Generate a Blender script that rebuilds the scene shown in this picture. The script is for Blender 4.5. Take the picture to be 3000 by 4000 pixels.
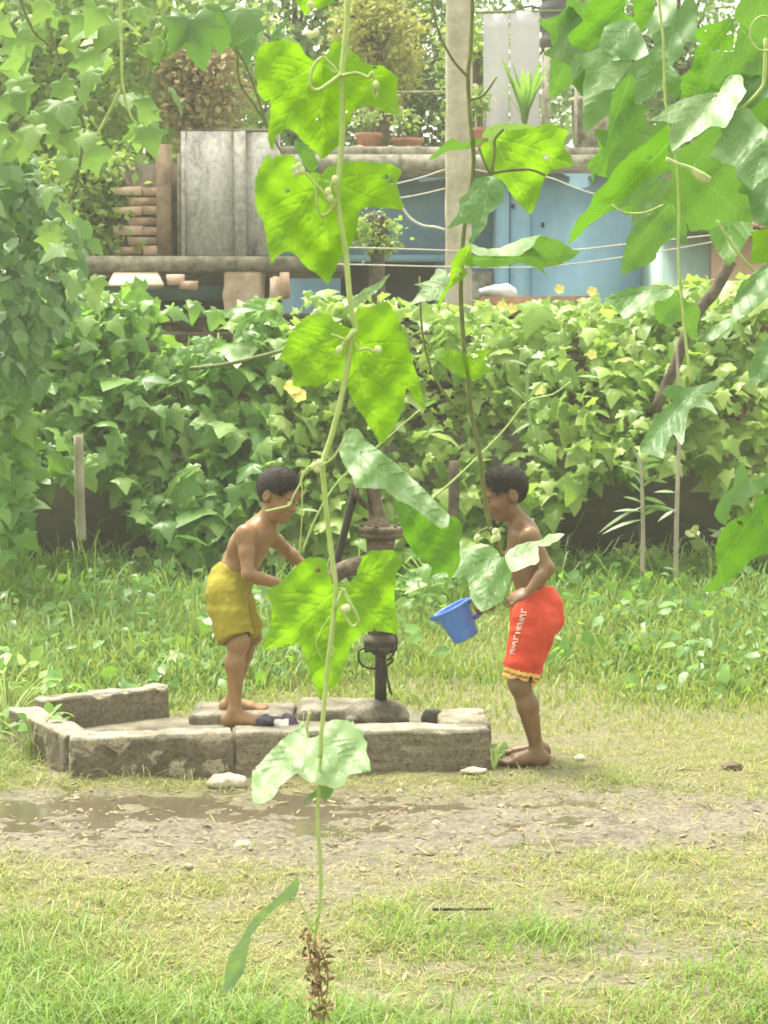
import bpy, math, random
import numpy as np
from mathutils import Vector, Matrix
from mathutils.geometry import delaunay_2d_cdt

random.seed(7); RNG = np.random.default_rng(11)
S = bpy.context.scene; COL = S.collection
for o in list(bpy.data.objects): bpy.data.objects.remove(o)
R = math.radians
VEIL_DENSITY = .0029

# ------------------------------------------------------------------ camera, sky, sun, exposure
F_PX = 7800.0; CAM_H = 1.6; PITCH = R(4.18)
cd = bpy.data.cameras.new('camera'); cam = bpy.data.objects.new('camera', cd); COL.objects.link(cam)
cam.location = (0, 0, CAM_H); cam.rotation_euler = (R(90) - PITCH, 0, 0)
cd.sensor_fit = 'HORIZONTAL'; cd.sensor_width = 36; cd.lens = 36 * F_PX / 3000
cd.clip_start = .05; cd.clip_end = 600
cd.dof.use_dof = True; cd.dof.focus_distance = 4.6; cd.dof.aperture_fstop = 24     # phone-zoom softness
S.camera = cam
SUN_AZ, SUN_EL = R(-40), R(69)          # sun behind the scene, to the left; azimuth from +Y towards +X
w = bpy.data.worlds.new('World'); S.world = w; w.use_nodes = True
nt = w.node_tree; sky = nt.nodes.new('ShaderNodeTexSky'); sky.sky_type = 'NISHITA'; sky.sun_disc = False
sky.sun_elevation = SUN_EL; sky.sun_rotation = SUN_AZ; sky.air_density = 1.0; sky.dust_density = 4.0; sky.ozone_density = .6
bg = nt.nodes['Background']; bg.inputs['Strength'].default_value = .15
hs = nt.nodes.new('ShaderNodeHueSaturation'); hs.inputs['Saturation'].default_value = .30; hs.inputs['Value'].default_value = 1.0   # thin high cloud: a nearly neutral sky
tn = nt.nodes.new('ShaderNodeMix'); tn.data_type = 'RGBA'; tn.blend_type = 'MULTIPLY'; tn.inputs[0].default_value = 1; tn.inputs[7].default_value = (1.07, 1.03, .83, 1)
nt.links.new(sky.outputs[0], hs.inputs['Color']); nt.links.new(hs.outputs[0], tn.inputs[6]); nt.links.new(tn.outputs[2], bg.inputs['Color'])
sl = bpy.data.lights.new('sun', 'SUN'); sun = bpy.data.objects.new('sun', sl); COL.objects.link(sun)
sl.energy = 1.5; sl.angle = R(16); sl.color = (1, .95, .84)
sdir = Vector((math.sin(SUN_AZ) * math.cos(SUN_EL), math.cos(SUN_AZ) * math.cos(SUN_EL), math.sin(SUN_EL)))
sun.rotation_euler = sdir.to_track_quat('Z', 'Y').to_euler()
vs = S.view_settings; vs.view_transform = 'Standard'; vs.look = 'None'; vs.gamma = 1; vs.use_curve_mapping = False
vs.exposure = 1.78
S.render.engine = 'CYCLES'; S.cycles.max_bounces = 8; S.cycles.transmission_bounces = 6; S.cycles.volume_bounces = 1

# ------------------------------------------------------------------ photograph pixel -> place
CP, SP = math.cos(PITCH), math.sin(PITCH)
def ray(px, py):
    r = (px - 1500) / F_PX; u = -(py - 2000) / F_PX
    return np.array([r, CP + u * SP, -SP + u * CP])
def W(px, py, Y):
    d = ray(px, py); t = Y / d[1]
    return np.array([d[0] * t, Y, CAM_H + d[2] * t])
def G(px, py, z=0.):
    d = ray(px, py); t = (z - CAM_H) / d[2]
    return np.array([d[0] * t, d[1] * t, z])
def V(p): return Vector((float(p[0]), float(p[1]), float(p[2])))
def PXM(Y): return F_PX / Y                      # pixels per metre

# ------------------------------------------------------------------ noise
def _h(ix, iy, iz, s):
    n = (ix.astype(np.int64) * 374761393 + iy.astype(np.int64) * 668265263 + iz.astype(np.int64) * 2147483647 + s * 1274126177) & 0xffffffff
    n = ((n ^ (n >> 13)) * 1274126177) & 0xffffffff
    return ((n ^ (n >> 16)) & 0xffff) / 65535.0
def vnoise(x, y, z=None, s=0):
    x = np.asarray(x, float); y = np.asarray(y, float); z = np.zeros_like(x) if z is None else np.asarray(z, float)
    ix, iy, iz = np.floor(x), np.floor(y), np.floor(z); fx, fy, fz = x - ix, y - iy, z - iz
    fx, fy, fz = [q * q * (3 - 2 * q) for q in (fx, fy, fz)]
    r = 0
    for a in (0, 1):
        for b in (0, 1):
            for c in (0, 1):
                r = r + _h(ix + a, iy + b, iz + c, s) * (fx if a else 1 - fx) * (fy if b else 1 - fy) * (fz if c else 1 - fz)
    return r
def fbm(x, y, z=None, s=0, o=4):
    r = 0; a = .5; k = 1
    for i in range(o):
        r = r + a * vnoise(np.asarray(x) * k, np.asarray(y) * k, None if z is None else np.asarray(z) * k, s + i * 17); a *= .5; k *= 2.03
    return r

# ------------------------------------------------------------------ objects
def link(o, parent=None):
    COL.objects.link(o)
    if parent is not None:
        o.parent = parent
        o.matrix_parent_inverse = Matrix.Translation(-Vector(parent.location)) if parent.type == 'EMPTY' else parent.matrix_basis.inverted()
    return o
def tag(o, label=None, cat=None, group=None, kind=None):
    if label: o['label'] = label
    if cat: o['category'] = cat
    if group: o['group'] = group
    if kind: o['kind'] = kind
    return o
def empty(name, loc, label, cat, group=None):
    o = bpy.data.objects.new(name, None); o.location = V(loc); o.empty_display_size = .1; COL.objects.link(o)
    return tag(o, label, cat, group)
def mesh_np(name, v, f, mat, smooth=True, rnd=None, mi=None):
    """v (N,3); f (M,k) array or list of arrays of equal k"""
    me = bpy.data.meshes.new(name); v = np.asarray(v, np.float32)
    fs = f if isinstance(f, list) else [f]
    fs = [np.asarray(q, np.int32) for q in fs if len(q)]
    me.vertices.add(len(v)); me.vertices.foreach_set('co', v.ravel())
    nl = sum(q.size for q in fs); nf = sum(len(q) for q in fs)
    me.loops.add(nl); me.polygons.add(nf)
    me.loops.foreach_set('vertex_index', np.concatenate([q.ravel() for q in fs]))
    tot = np.concatenate([np.full(len(q), q.shape[1], np.int32) for q in fs])
    me.polygons.foreach_set('loop_start', np.concatenate([[0], np.cumsum(tot)[:-1]]).astype(np.int32))
    if smooth: me.polygons.foreach_set('use_smooth', np.ones(nf, bool))
    for m in (mat if isinstance(mat, (list, tuple)) else [mat]): me.materials.append(m)
    if mi is not None: me.polygons.foreach_set('material_index', np.asarray(mi, np.int32))
    me.update(calc_edges=True); me.validate()
    if rnd is not None:
        a = me.attributes.new('rnd', 'FLOAT', 'POINT'); a.data.foreach_set('value', np.asarray(rnd, np.float32))
    return me
def obj(name, me, parent=None): return link(bpy.data.objects.new(name, me), parent)

class MB:
    """collects simple shapes"""
    def __init__(s): s.v = []; s.f3 = []; s.f4 = []; s.n = 0
    def add(s, v, f):
        v = np.asarray(v, float)
        for q in f: (s.f4 if len(q) == 4 else s.f3).append([i + s.n for i in q])
        s.v.append(v); s.n += len(v)
    def box(s, a, b, c, jit=0.):
        """a,b opposite corners x0..x1 etc"""
        v = np.array([[x, y, z] for x in (a[0], b[0]) for y in (a[1], b[1]) for z in (a[2], b[2])], float) if c is None else c
        if jit: v = v + RNG.uniform(-jit, jit, v.shape)
        s.add(v, [(0, 1, 3, 2), (4, 6, 7, 5), (0, 4, 5, 1), (2, 3, 7, 6), (0, 2, 6, 4), (1, 5, 7, 3)])
    def tube(s, pts, rad, n=8, spl=4, cap=True, twist=0):
        P = [np.asarray(p, float) for p in pts]; k = len(P)
        rad = [rad] * k if np.isscalar(rad) else list(rad)
        if len(rad) != k: rad = list(np.interp(np.linspace(0, 1, k), np.linspace(0, 1, len(rad)), rad))
        if spl > 1 and k > 2:
            Q = []; rr = []
            for i in range(k - 1):
                p0, p1, p2, p3 = P[max(i - 1, 0)], P[i], P[i + 1], P[min(i + 2, k - 1)]
                for j in range(spl):
                    t = j / spl
                    Q.append(.5 * (2 * p1 + (p2 - p0) * t + (2 * p0 - 5 * p1 + 4 * p2 - p3) * t * t + (3 * p1 - p0 - 3 * p2 + p3) * t ** 3)); rr.append(rad[i] * (1 - t) + rad[i + 1] * t)
            Q.append(P[-1]); rr.append(rad[-1]); P, rad = Q, rr
        P = np.array(P); T = np.gradient(P, axis=0); T /= np.linalg.norm(T, axis=1)[:, None] + 1e-12
        u = np.cross(T[0], [0, 0, 1.]);
        if np.linalg.norm(u) < 1e-3: u = np.cross(T[0], [1., 0, 0])
        u /= np.linalg.norm(u); vv = []
        an = np.linspace(0, 2 * np.pi, n, endpoint=False)
        for i in range(len(P)):
            u = u - T[i] * np.dot(u, T[i]); u /= np.linalg.norm(u); b = np.cross(T[i], u)
            for a in an: vv.append(P[i] + rad[i] * (u * math.cos(a) + b * math.sin(a)))
        f = [(i * n + j, i * n + (j + 1) % n, (i + 1) * n + (j + 1) % n, (i + 1) * n + j) for i in range(len(P) - 1) for j in range(n)]
        if cap:
            vv += [P[0], P[-1]]; c0 = len(vv) - 2; L = (len(P) - 1) * n
            f += [(c0, (j + 1) % n, j) for j in range(n)] + [(c0 + 1, L + j, L + (j + 1) % n) for j in range(n)]
        s.add(vv, f)
    def lathe(s, prof, c, ax=(0, 0, 1), n=24):
        """prof list of (r, h) along axis from c"""
        ax = np.array(ax, float); ax /= np.linalg.norm(ax)
        u = np.cross(ax, [0, 1, 0.]); u = np.cross(ax, [1., 0, 0]) if np.linalg.norm(u) < 1e-3 else u
        u /= np.linalg.norm(u); b = np.cross(ax, u); vv = []
        for r, h in prof:
            for j in range(n):
                a = 2 * math.pi * j / n; vv.append(np.asarray(c) + ax * h + r * (u * math.cos(a) + b * math.sin(a)))
        s.add(vv, [(i * n + j, i * n + (j + 1) % n, (i + 1) * n + (j + 1) % n, (i + 1) * n + j) for i in range(len(prof) - 1) for j in range(n)])
    def build(s, name, mat, parent=None, smooth=False):
        fs = []
        if s.f4: fs.append(np.array(s.f4))
        if s.f3: fs.append(np.array(s.f3))
        return obj(name, mesh_np(name, np.concatenate(s.v), fs, mat, smooth), parent)

# ------------------------------------------------------------------ materials
def newmat(name):
    m = bpy.data.materials.new(name); m.use_nodes = True; t = m.node_tree
    return m, t, t.nodes['Principled BSDF'], t.nodes['Material Output']
def N(t, ty, **kw):
    n = t.nodes.new(ty)
    for k, v in kw.items(): setattr(n, k, v)
    return n
def ramp(t, fac, stops):
    n = N(t, 'ShaderNodeValToRGB'); e = n.color_ramp.elements
    while len(e) < len(stops): e.new(.5)
    for i, (p, c) in enumerate(stops):
        e[i].position = p; e[i].color = (*c, 1) if len(c) == 3 else c
    t.links.new(fac, n.inputs[0]); return n.outputs[0]
def noise(t, scale, detail=5, rough=.6, vec=None, dist=0.):
    n = N(t, 'ShaderNodeTexNoise'); n.inputs['Scale'].default_value = scale; n.inputs['Detail'].default_value = detail
    n.inputs['Roughness'].default_value = rough; n.inputs['Distortion'].default_value = dist
    if vec is None:
        c = N(t, 'ShaderNodeTexCoord'); vec = c.outputs['Object']
    t.links.new(vec, n.inputs['Vector']); return n.outputs['Fac']
def mixc(t, fac, a, b, mode='MIX'):
    n = N(t, 'ShaderNodeMix', data_type='RGBA', blend_type=mode)
    for s_, i in ((fac, 0), (a, 6), (b, 7)):
        if hasattr(s_, 'is_output'): t.links.new(s_, n.inputs[i])
        else: n.inputs[i].default_value = s_ if i == 0 else (*s_, 1)
    return n.outputs[2]
def bump(t, h, strength, dist, target):
    n = N(t, 'ShaderNodeBump'); n.inputs['Strength'].default_value = strength; n.inputs['Distance'].default_value = dist
    t.links.new(h, n.inputs['Height']); t.links.new(n.outputs[0], target); return n
def plain(name, c1, c2, scale=8, rough=.7, bmp=.3, bd=.01, spec=.3, stops=(.35, .65), metal=0, detail=6, grit=0.):
    m, t, p, o = newmat(name); f = noise(t, scale, detail); c = ramp(t, f, [(stops[0], c1), (stops[1], c2)])
    if grit:
        g_ = noise(t, scale * 9, 6, .75); c = mixc(t, ramp(t, g_, [(.36, (grit,) * 3), (.52, (0, 0, 0))]), c, tuple(x * .35 for x in c1)); c = mixc(t, ramp(t, noise(t, scale * 14, 4, .7), [(.56, (0, 0, 0)), (.7, (grit * .7,) * 3)]), c, tuple(min(.8, x * 1.35) for x in c2))
    t.links.new(c, p.inputs['Base Color'])
    p.inputs['Roughness'].default_value = rough; p.inputs['Specular IOR Level'].default_value = spec; p.inputs['Metallic'].default_value = metal
    if bmp: bump(t, noise(t, scale * 5, 4), bmp, bd, p.inputs['Normal'])
    return m
def leafmat(name, cols, tcol, trans=.4, rough=.45, src='object', spec=.35, nscale=30):
    """cols: three natural tones picked per leaf; tcol: colour of light passing through"""
    m, t, p, o = newmat(name)
    if src == 'object': r = N(t, 'ShaderNodeObjectInfo').outputs['Random']
    else:
        a = N(t, 'ShaderNodeAttribute'); a.attribute_name = 'rnd'; r = a.outputs['Fac']
    c = ramp(t, r, [(0, cols[0]), (.5, cols[1]), (1, cols[2])])
    nz = noise(t, nscale, 3)
    c2 = mixc(t, ramp(t, nz, [(.35, (0, 0, 0)), (.75, (.35, .35, .35))]), c, tuple(min(1, x * 1.7 + .01) for x in cols[1]))
    t.links.new(c2, p.inputs['Base Color']); p.inputs['Roughness'].default_value = rough; p.inputs['Specular IOR Level'].default_value = spec
    tr = N(t, 'ShaderNodeBsdfTranslucent'); t.links.new(mixc(t, .3, tcol, c2), tr.inputs['Color'])
    mx = N(t, 'ShaderNodeMixShader'); mx.inputs[0].default_value = trans
    t.links.new(p.outputs[0], mx.inputs[1]); t.links.new(tr.outputs[0], mx.inputs[2]); t.links.new(mx.outputs[0], o.inputs['Surface'])
    return m
M = {}
def nearleaf(name, cols, tcol, vcol, trans, rough=.5, spec=.35):
    m, t, p, o = newmat(name); r = N(t, 'ShaderNodeObjectInfo').outputs['Random']; a = N(t, 'ShaderNodeAttribute'); a.attribute_name = 'rnd'
    c = ramp(t, r, [(0, cols[0]), (.5, cols[1]), (1, cols[2])]); nz = noise(t, 30, 6, .7); nf = noise(t, 420, 3, .6)
    c = mixc(t, ramp(t, nz, [(.3, (0, 0, 0)), (.75, (.15, .15, .15))]), c, tuple(x * .6 for x in cols[0])); c = mixc(t, ramp(t, nf, [(.4, (0, 0, 0)), (.7, (.35, .35, .35))]), c, tuple(min(.9, x * 1.6) for x in cols[2]))
    br = ramp(t, noise(t, 75, 3, .6), [(.70, (0, 0, 0)), (.74, (.8, .8, .8))]); c = mixc(t, br, c, (.16, .10, .04)); c = mixc(t, a.outputs['Fac'], c, vcol); t.links.new(c, p.inputs['Base Color']); p.inputs['Roughness'].default_value = rough; p.inputs['Specular IOR Level'].default_value = spec
    bump(t, a.outputs['Fac'], .4, .002, p.inputs['Normal'])
    tc_ = mixc(t, ramp(t, nz, [(.3, (0, 0, 0)), (.75, (.12, .12, .12))]), tcol, tuple(x * .7 for x in tcol)); tc_ = mixc(t, a.outputs['Fac'], tc_, tuple(min(.95, x * 1.25 + .06) for x in tcol))
    tc_ = mixc(t, br, tc_, (.12, .08, .02)); tr = N(t, 'ShaderNodeBsdfTranslucent'); t.links.new(tc_, tr.inputs['Color']); mx = N(t, 'ShaderNodeMixShader'); mx.inputs[0].default_value = trans
    t.links.new(p.outputs[0], mx.inputs[1]); t.links.new(tr.outputs[0], mx.inputs[2]); t.links.new(mx.outputs[0], o.inputs['Surface']); return m
M['leaf_near'] = nearleaf('leaf_near', [(.085, .20, .03), (.10, .22, .03), (.115, .24, .03)], (.235, .46, .014), (.26, .40, .09), .55)
M['leaf_mid'] = nearleaf('leaf_mid', [(.07, .17, .03), (.085, .19, .03), (.10, .21, .035)], (.13, .32, .02), (.2, .34, .08), .42)
M['leaf_grey'] = nearleaf('leaf_grey', [(.075, .17, .06), (.10, .20, .07), (.13, .24, .08)], (.15, .34, .04), (.20, .32, .15), .30, .45, .5)
M['leaf_pale'] = nearleaf('leaf_pale', [(.16, .265, .115), (.18, .285, .125), (.20, .305, .14)], (.22, .40, .08), (.29, .41, .22), .30, .45, .5)
M['leaf_yellow'] = leafmat('leaf_yellow', [(.55, .45, .08), (.6, .5, .1), (.5, .42, .08)], (.8, .65, .1), .4)
HC = [(.055, .16, .03), (.15, .31, .06), (.34, .52, .16)]
M['hedge_leaf'] = leafmat('hedge_leaf', HC, (.34, .60, .06), .48, .36, spec=.6)
M['hedge_leaf_stuff'] = leafmat('hedge_leaf_stuff', HC, (.34, .60, .06), .48, .36, 'attr', spec=.6)
HR = [(.10, .215, .03), (.26, .41, .075), (.52, .64, .22)]
M['hedge_leaf_light'] = leafmat('hedge_leaf_light', HR, (.46, .66, .10), .48, .36, spec=.6)
M['hedge_leaf_light_stuff'] = leafmat('hedge_leaf_light_stuff', HR, (.46, .66, .10), .48, .36, 'attr', spec=.6)
M['tree_leaf'] = leafmat('tree_leaf', [(.09, .17, .05), (.16, .27, .07), (.28, .40, .10)], (.5, .7, .12), .52, .5, 'attr')
M['tree_leaf_dark'] = leafmat('tree_leaf_dark', [(.06, .12, .045), (.10, .18, .06), (.17, .27, .09)], (.3, .48, .1), .4, .45, 'attr')
M['tree_leaf_yellow'] = leafmat('tree_leaf_yellow', [(.24, .29, .06), (.34, .37, .08), (.46, .45, .12)], (.55, .58, .12), .4, .5, 'attr')
M['tree_leaf_dry'] = leafmat('tree_leaf_dry', [(.18, .22, .06), (.30, .24, .11), (.40, .31, .18)], (.4, .34, .14), .25, .6, 'attr')
M['shrub_leaf'] = leafmat('shrub_leaf', [(.04, .11, .035), (.08, .18, .055), (.17, .29, .10)], (.2, .4, .06), .36, .4, spec=.6)
M['shrub_leaf_stuff'] = leafmat('shrub_leaf_stuff', [(.04, .11, .035), (.08, .18, .055), (.17, .29, .10)], (.2, .4, .06), .36, .4, 'attr', spec=.6)
M['left_leaf'] = leafmat('left_leaf', [(.09, .18, .06), (.15, .26, .08), (.24, .35, .10)], (.26, .46, .08), .38, .5)
M['grass'] = leafmat('grass', [(.085, .19, .035), (.19, .27, .055), (.42, .37, .19)], (.4, .5, .08), .35, .5, 'attr')
M['grass_lush'] = leafmat('grass_lush', [(.07, .17, .035), (.13, .26, .04), (.22, .34, .07)], (.35, .55, .05), .4, .45, 'attr', spec=.5)
M['stem'] = plain('stem', (.30, .42, .12), (.42, .52, .2), 40, .5, .1, .002)
M['stem_dark'] = plain('stem_dark', (.10, .12, .04), (.17, .2, .07), 40, .6, .2, .002)
M['vein'] = leafmat('vein', [(.34, .50, .10), (.36, .52, .11), (.38, .54, .12)], (.40, .75, .06), .6, .5)
M['dry'] = plain('dry', (.16, .10, .05), (.36, .26, .13), 60, .8, .2, .002)
M['petal'] = plain('petal', (.66, .58, .12), (.75, .68, .25), 20, .6, 0)
M['bud'] = plain('bud', (.45, .55, .25), (.62, .68, .4), 60, .6, 0)
M['concrete'] = plain('concrete', (.24, .22, .165), (.46, .42, .33), 6, .85, .5, .006, stops=(.3, .7), detail=10)
M['bark'] = plain('bark', (.06, .05, .035), (.16, .13, .09), 10, .9, .6, .02)
M['skin_a'] = plain('skin_a', (.205, .112, .048), (.255, .145, .062), 14, .42, .15, .003, .45)
M['skin_b'] = plain('skin_b', (.15, .082, .038), (.19, .105, .048), 14, .42, .15, .003, .45)
M['hair'] = plain('hair', (.012, .010, .008), (.035, .028, .022), 120, .6, .8, .004, .3)
M['eye'] = plain('eye', (.02, .015, .012), (.03, .02, .015), 30, .2, 0)
M['eye_white'] = plain('eye_white', (.6, .55, .48), (.65, .6, .52), 30, .3, 0)
# ------------------------------------------------------------------ smooth solids from distance fields (surface nets)
class SDF:
    def __init__(s, lo, hi, h):
        s.lo = np.array(lo, float); s.h = h; s.n = np.ceil((np.array(hi) - s.lo) / h).astype(int) + 1
        s.D = np.full(s.n, .2, np.float32)
    def _blk(s, lo, hi, m):
        a = np.clip(np.floor((np.array(lo) - m - s.lo) / s.h).astype(int), 0, s.n - 1); b = np.clip(np.ceil((np.array(hi) + m - s.lo) / s.h).astype(int) + 1, 1, s.n)
        ax = [s.lo[i] + s.h * np.arange(a[i], b[i]) for i in range(3)]
        P = np.stack(np.meshgrid(*ax, indexing='ij'), -1).astype(np.float32)
        return (slice(a[0], b[0]), slice(a[1], b[1]), slice(a[2], b[2])), P
    def _put(s, sl, d, k, mode):
        A = s.D[sl]
        if mode == 'u':
            h = np.clip(.5 + .5 * (A - d) / k, 0, 1); s.D[sl] = A * (1 - h) + d * h - k * h * (1 - h)
        else:
            h = np.clip(.5 - .5 * (A + d) / k, 0, 1); s.D[sl] = A * (1 - h) - d * h + k * h * (1 - h)
    def cone(s, a, b, r1, r2, k=.02, mode='u'):
        a = np.array(a, float); b = np.array(b, float); r = max(r1, r2)
        sl, P = s._blk(np.minimum(a, b) - r, np.maximum(a, b) + r, .05)
        ab = b - a; t = np.clip(((P - a) @ ab) / (ab @ ab + 1e-12), 0, 1)
        d = np.linalg.norm(P - (a + t[..., None] * ab), axis=-1) - (r1 + (r2 - r1) * t); s._put(sl, d, k, mode)
    def ell(s, c, r, axes=None, k=.02, mode='u'):
        c = np.array(c, float); r = np.array(r, float); R_ = max(r)
        sl, P = s._blk(c - R_, c + R_, .05); q = P - c
        if axes is not None: q = q @ np.array(axes, float).T
        k0 = np.linalg.norm(q / r, axis=-1); k1 = np.linalg.norm(q / (r * r), axis=-1) + 1e-9; s._put(sl, k0 * (k0 - 1) / k1, k, mode)
    def wall(s, a, b, wd, z0, z1, rnd=.015, k=.005, mode='u'):
        a = np.array(a[:2], float); b = np.array(b[:2], float); L = np.linalg.norm(b - a); t = (b - a) / L; nn = np.array([-t[1], t[0]])
        lo = np.r_[np.minimum(a, b) - wd, z0]; hi = np.r_[np.maximum(a, b) + wd, z1]
        sl, P = s._blk(lo, hi, .05); q = P[..., :2] - (a + b) / 2
        Q = np.stack([np.abs(q @ t) - L / 2, np.abs(q @ nn) - wd / 2, np.abs(P[..., 2] - (z0 + z1) / 2) - (z1 - z0) / 2], -1) + rnd
        d = np.linalg.norm(np.maximum(Q, 0), axis=-1) + np.minimum(Q.max(-1), 0) - rnd; s._put(sl, d, k, mode)
    def cut(s, p, n, k=.006):
        """remove the side the normal points to"""
        sl, P = s._blk(s.lo, s.lo + s.h * s.n, 0); n = np.array(n, float); n /= np.linalg.norm(n)
        s._put(sl, -((P - np.array(p)) @ n), k, 's')
    def rough(s, amp, scale, sd=0, o=4):
        sl, P = s._blk(s.lo, s.lo + s.h * s.n, 0); m = np.abs(s.D[sl]) < .06
        q = P[m] * scale; D = s.D[sl]; D[m] += (amp * (fbm(q[:, 0], q[:, 1], q[:, 2], sd, o) - .47) * 2).astype(np.float32)
    def mesh(s, smooth=2):
        D = s.D; D[0] = D[-1] = .2; D[:, 0] = D[:, -1] = .2; D[:, :, 0] = D[:, :, -1] = .2
        neg = D < 0; nx, ny, nz = D.shape
        c = np.zeros((nx - 1, ny - 1, nz - 1), np.int8)
        for i in (0, 1):
            for j in (0, 1):
                for k in (0, 1): c += neg[i:nx - 1 + i, j:ny - 1 + j, k:nz - 1 + k]
        act = (c > 0) & (c < 8); ids = np.full(act.shape, -1, np.int64); I = np.argwhere(act); ids[act] = np.arange(len(I))
        acc = np.zeros((len(I), 3)); cnt = np.zeros(len(I))
        cor = [(i, j, k) for i in (0, 1) for j in (0, 1) for k in (0, 1)]
        for p in cor:
            for ax in range(3):
                if p[ax]: continue
                q = list(p); q[ax] = 1
                d0 = D[I[:, 0] + p[0], I[:, 1] + p[1], I[:, 2] + p[2]]; d1 = D[I[:, 0] + q[0], I[:, 1] + q[1], I[:, 2] + q[2]]
                x = (d0 < 0) != (d1 < 0); t = np.where(x, d0 / (d0 - d1 + 1e-12), 0)
                e = np.tile(np.array(p, float), (len(I), 1)); e[:, ax] = t
                acc[x] += e[x]; cnt[x] += 1
        v = s.lo + s.h * (I + acc / cnt[:, None]); fs = []
        for ax in range(3):
            o1, o2 = [(1, 2), (2, 0), (0, 1)][ax]
            sA = [slice(None)] * 3; sB = [slice(None)] * 3; sA[ax] = slice(0, -1); sB[ax] = slice(1, None)
            n0 = neg[tuple(sA)]; n1 = neg[tuple(sB)]; E = np.argwhere(n0 != n1)
            E = E[(E[:, o1] > 0) & (E[:, o2] > 0) & (E[:, o1] < D.shape[o1] - 1) & (E[:, o2] < D.shape[o2] - 1)]
            fl = n0[E[:, 0], E[:, 1], E[:, 2]]
            def cid(d1, d2):
                q = E.copy(); q[:, o1] -= d1; q[:, o2] -= d2; return ids[q[:, 0], q[:, 1], q[:, 2]]
            Q = np.stack([cid(1, 1), cid(0, 1), cid(0, 0), cid(1, 0)], 1); Q[~fl] = Q[~fl][:, ::-1]; fs.append(Q)
        f = np.concatenate(fs)
        for _ in range(smooth):
            a = np.zeros_like(v); n = np.zeros(len(v))
            for k in range(4):
                i, j = f[:, k], f[:, (k + 1) % 4]
                for d in range(3): a[:, d] += np.bincount(i, v[j, d], len(v)) + np.bincount(j, v[i, d], len(v))
                n += np.bincount(i, minlength=len(v)) + np.bincount(j, minlength=len(v))
            v = v * .4 + .6 * a / np.maximum(n, 1)[:, None]
        return v, f
    def build(s, name, mat, parent=None, smooth=2, mi=None):
        v, f = s.mesh(smooth)
        m = None if mi is None else mi(v[f].mean(1))
        return obj(name, mesh_np(name, v, f, mat, True, None, m), parent)

# ------------------------------------------------------------------ ground
def mud(x, y):
    """0 grass .. 1 bare mud"""
    n = .7 * (fbm(x * 1.3, y * 2.2, s=5) - .47) + .8 * (fbm(x * 6, y * 9, s=6) - .47)
    b = np.exp(-((y - 6.9 - .12 * np.sin(x * 1.4)) / .56) ** 4) * np.clip(1.15 - np.clip(x - .2, 0, 9) * .42, .2, 1)
    b2 = .75 * np.exp(-((y - 6.55) / .5) ** 2 - ((x - .1) / .6) ** 2)
    b3 = .55 * np.exp(-((y - 5.3) / .6) ** 2 - ((x - .65) / .5) ** 2)
    b4 = .5 * np.exp(-((y - 8.9) / 1.0) ** 2 - ((x - .35) / .9) ** 2)
    return np.clip(np.maximum.reduce([b, b2, b3, b4]) + n * 1.5, 0, 1)
def wet(x, y):
    return np.exp(-((y - 7.12 + .05 * np.sin(3 * x)) / .33) ** 2) * np.exp(-(np.clip(x + .35, 0, 9) / .85) ** 2)
def gz(x, y):
    x = np.asarray(x, float); y = np.asarray(y, float)
    z = .03 * (fbm(x * .7, y * .7, s=2) - .47) + .03 * (fbm(x * 5, y * 8, s=3) - .47) + .075 * (fbm(x * 11, y * 22, s=4, o=4) - .46) * np.exp(-((y - 6.9) / .8) ** 2)
    z = z - .024 * wet(x, y) + .05 * np.clip((y - 9.5) / 4, 0, 1)
    return z
xs = np.unique(np.r_[np.linspace(-90, -12, 14), np.linspace(-12, -2.4, 40), np.arange(-2.4, 2.4, .022), np.linspace(2.4, 12, 40), np.linspace(12, 90, 14)])
ys = np.unique(np.r_[np.linspace(-30, 3.5, 14), np.arange(3.5, 8.6, .022), np.arange(8.6, 16, .12), np.linspace(16, 130, 24)])
X, Yg = np.meshgrid(xs, ys, indexing='ij'); Z = np.where((np.abs(X) < 12) & (Yg < 16.5) & (Yg > 0), gz(X, Yg), .05 * np.clip((Yg - 9.5) / 4, 0, 1) - .0)
nx, ny = X.shape; idx = np.arange(nx * ny).reshape(nx, ny)
gf = np.stack([idx[:-1, :-1], idx[1:, :-1], idx[1:, 1:], idx[:-1, 1:]], -1).reshape(-1, 4)
m, t, p, o = newmat('soil')
at = N(t, 'ShaderNodeAttribute'); at.attribute_name = 'rnd'
tc = N(t, 'ShaderNodeTexCoord').outputs['Object']; mp = N(t, 'ShaderNodeMapping'); mp.inputs['Scale'].default_value = (1, 1.7, 1); t.links.new(tc, mp.inputs[0])
n1 = noise(t, 9, 9, .7, mp.outputs[0]); n2 = noise(t, 45, 6, .7, mp.outputs[0])
mudc = ramp(t, n1, [(.3, (.075, .065, .045)), (.48, (.15, .132, .095)), (.66, (.33, .305, .24))])
mudc = mixc(t, .55, mudc, ramp(t, n2, [(.35, (.075, .066, .048)), (.65, (.34, .31, .245))]))
grc = ramp(t, n2, [(.3, (.07, .08, .028)), (.55, (.19, .18, .075)), (.7, (.28, .245, .125))])
sep = N(t, 'ShaderNodeMath', operation='FRACT'); t.links.new(at.outputs['Fac'], sep.inputs[0])
t.links.new(mixc(t, sep.outputs[0], grc, mudc), p.inputs['Base Color'])
t.links.new(ramp(t, n1, [(.35, (.35, .35, .35)), (.6, (.85, .85, .85))]), p.inputs['Roughness']); p.inputs['Specular IOR Level'].default_value = .3
bump(t, n2, .8, .02, p.inputs['Normal'])
M['soil'] = m
ground = obj('ground', mesh_np('ground', np.stack([X, Yg, Z], -1).reshape(-1, 3), gf, M['soil'], True, np.clip(mud(X, Yg).ravel(), 0, .98)))
tag(ground, 'trodden yard ground of grass and bare wet mud', kind='structure')
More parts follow.
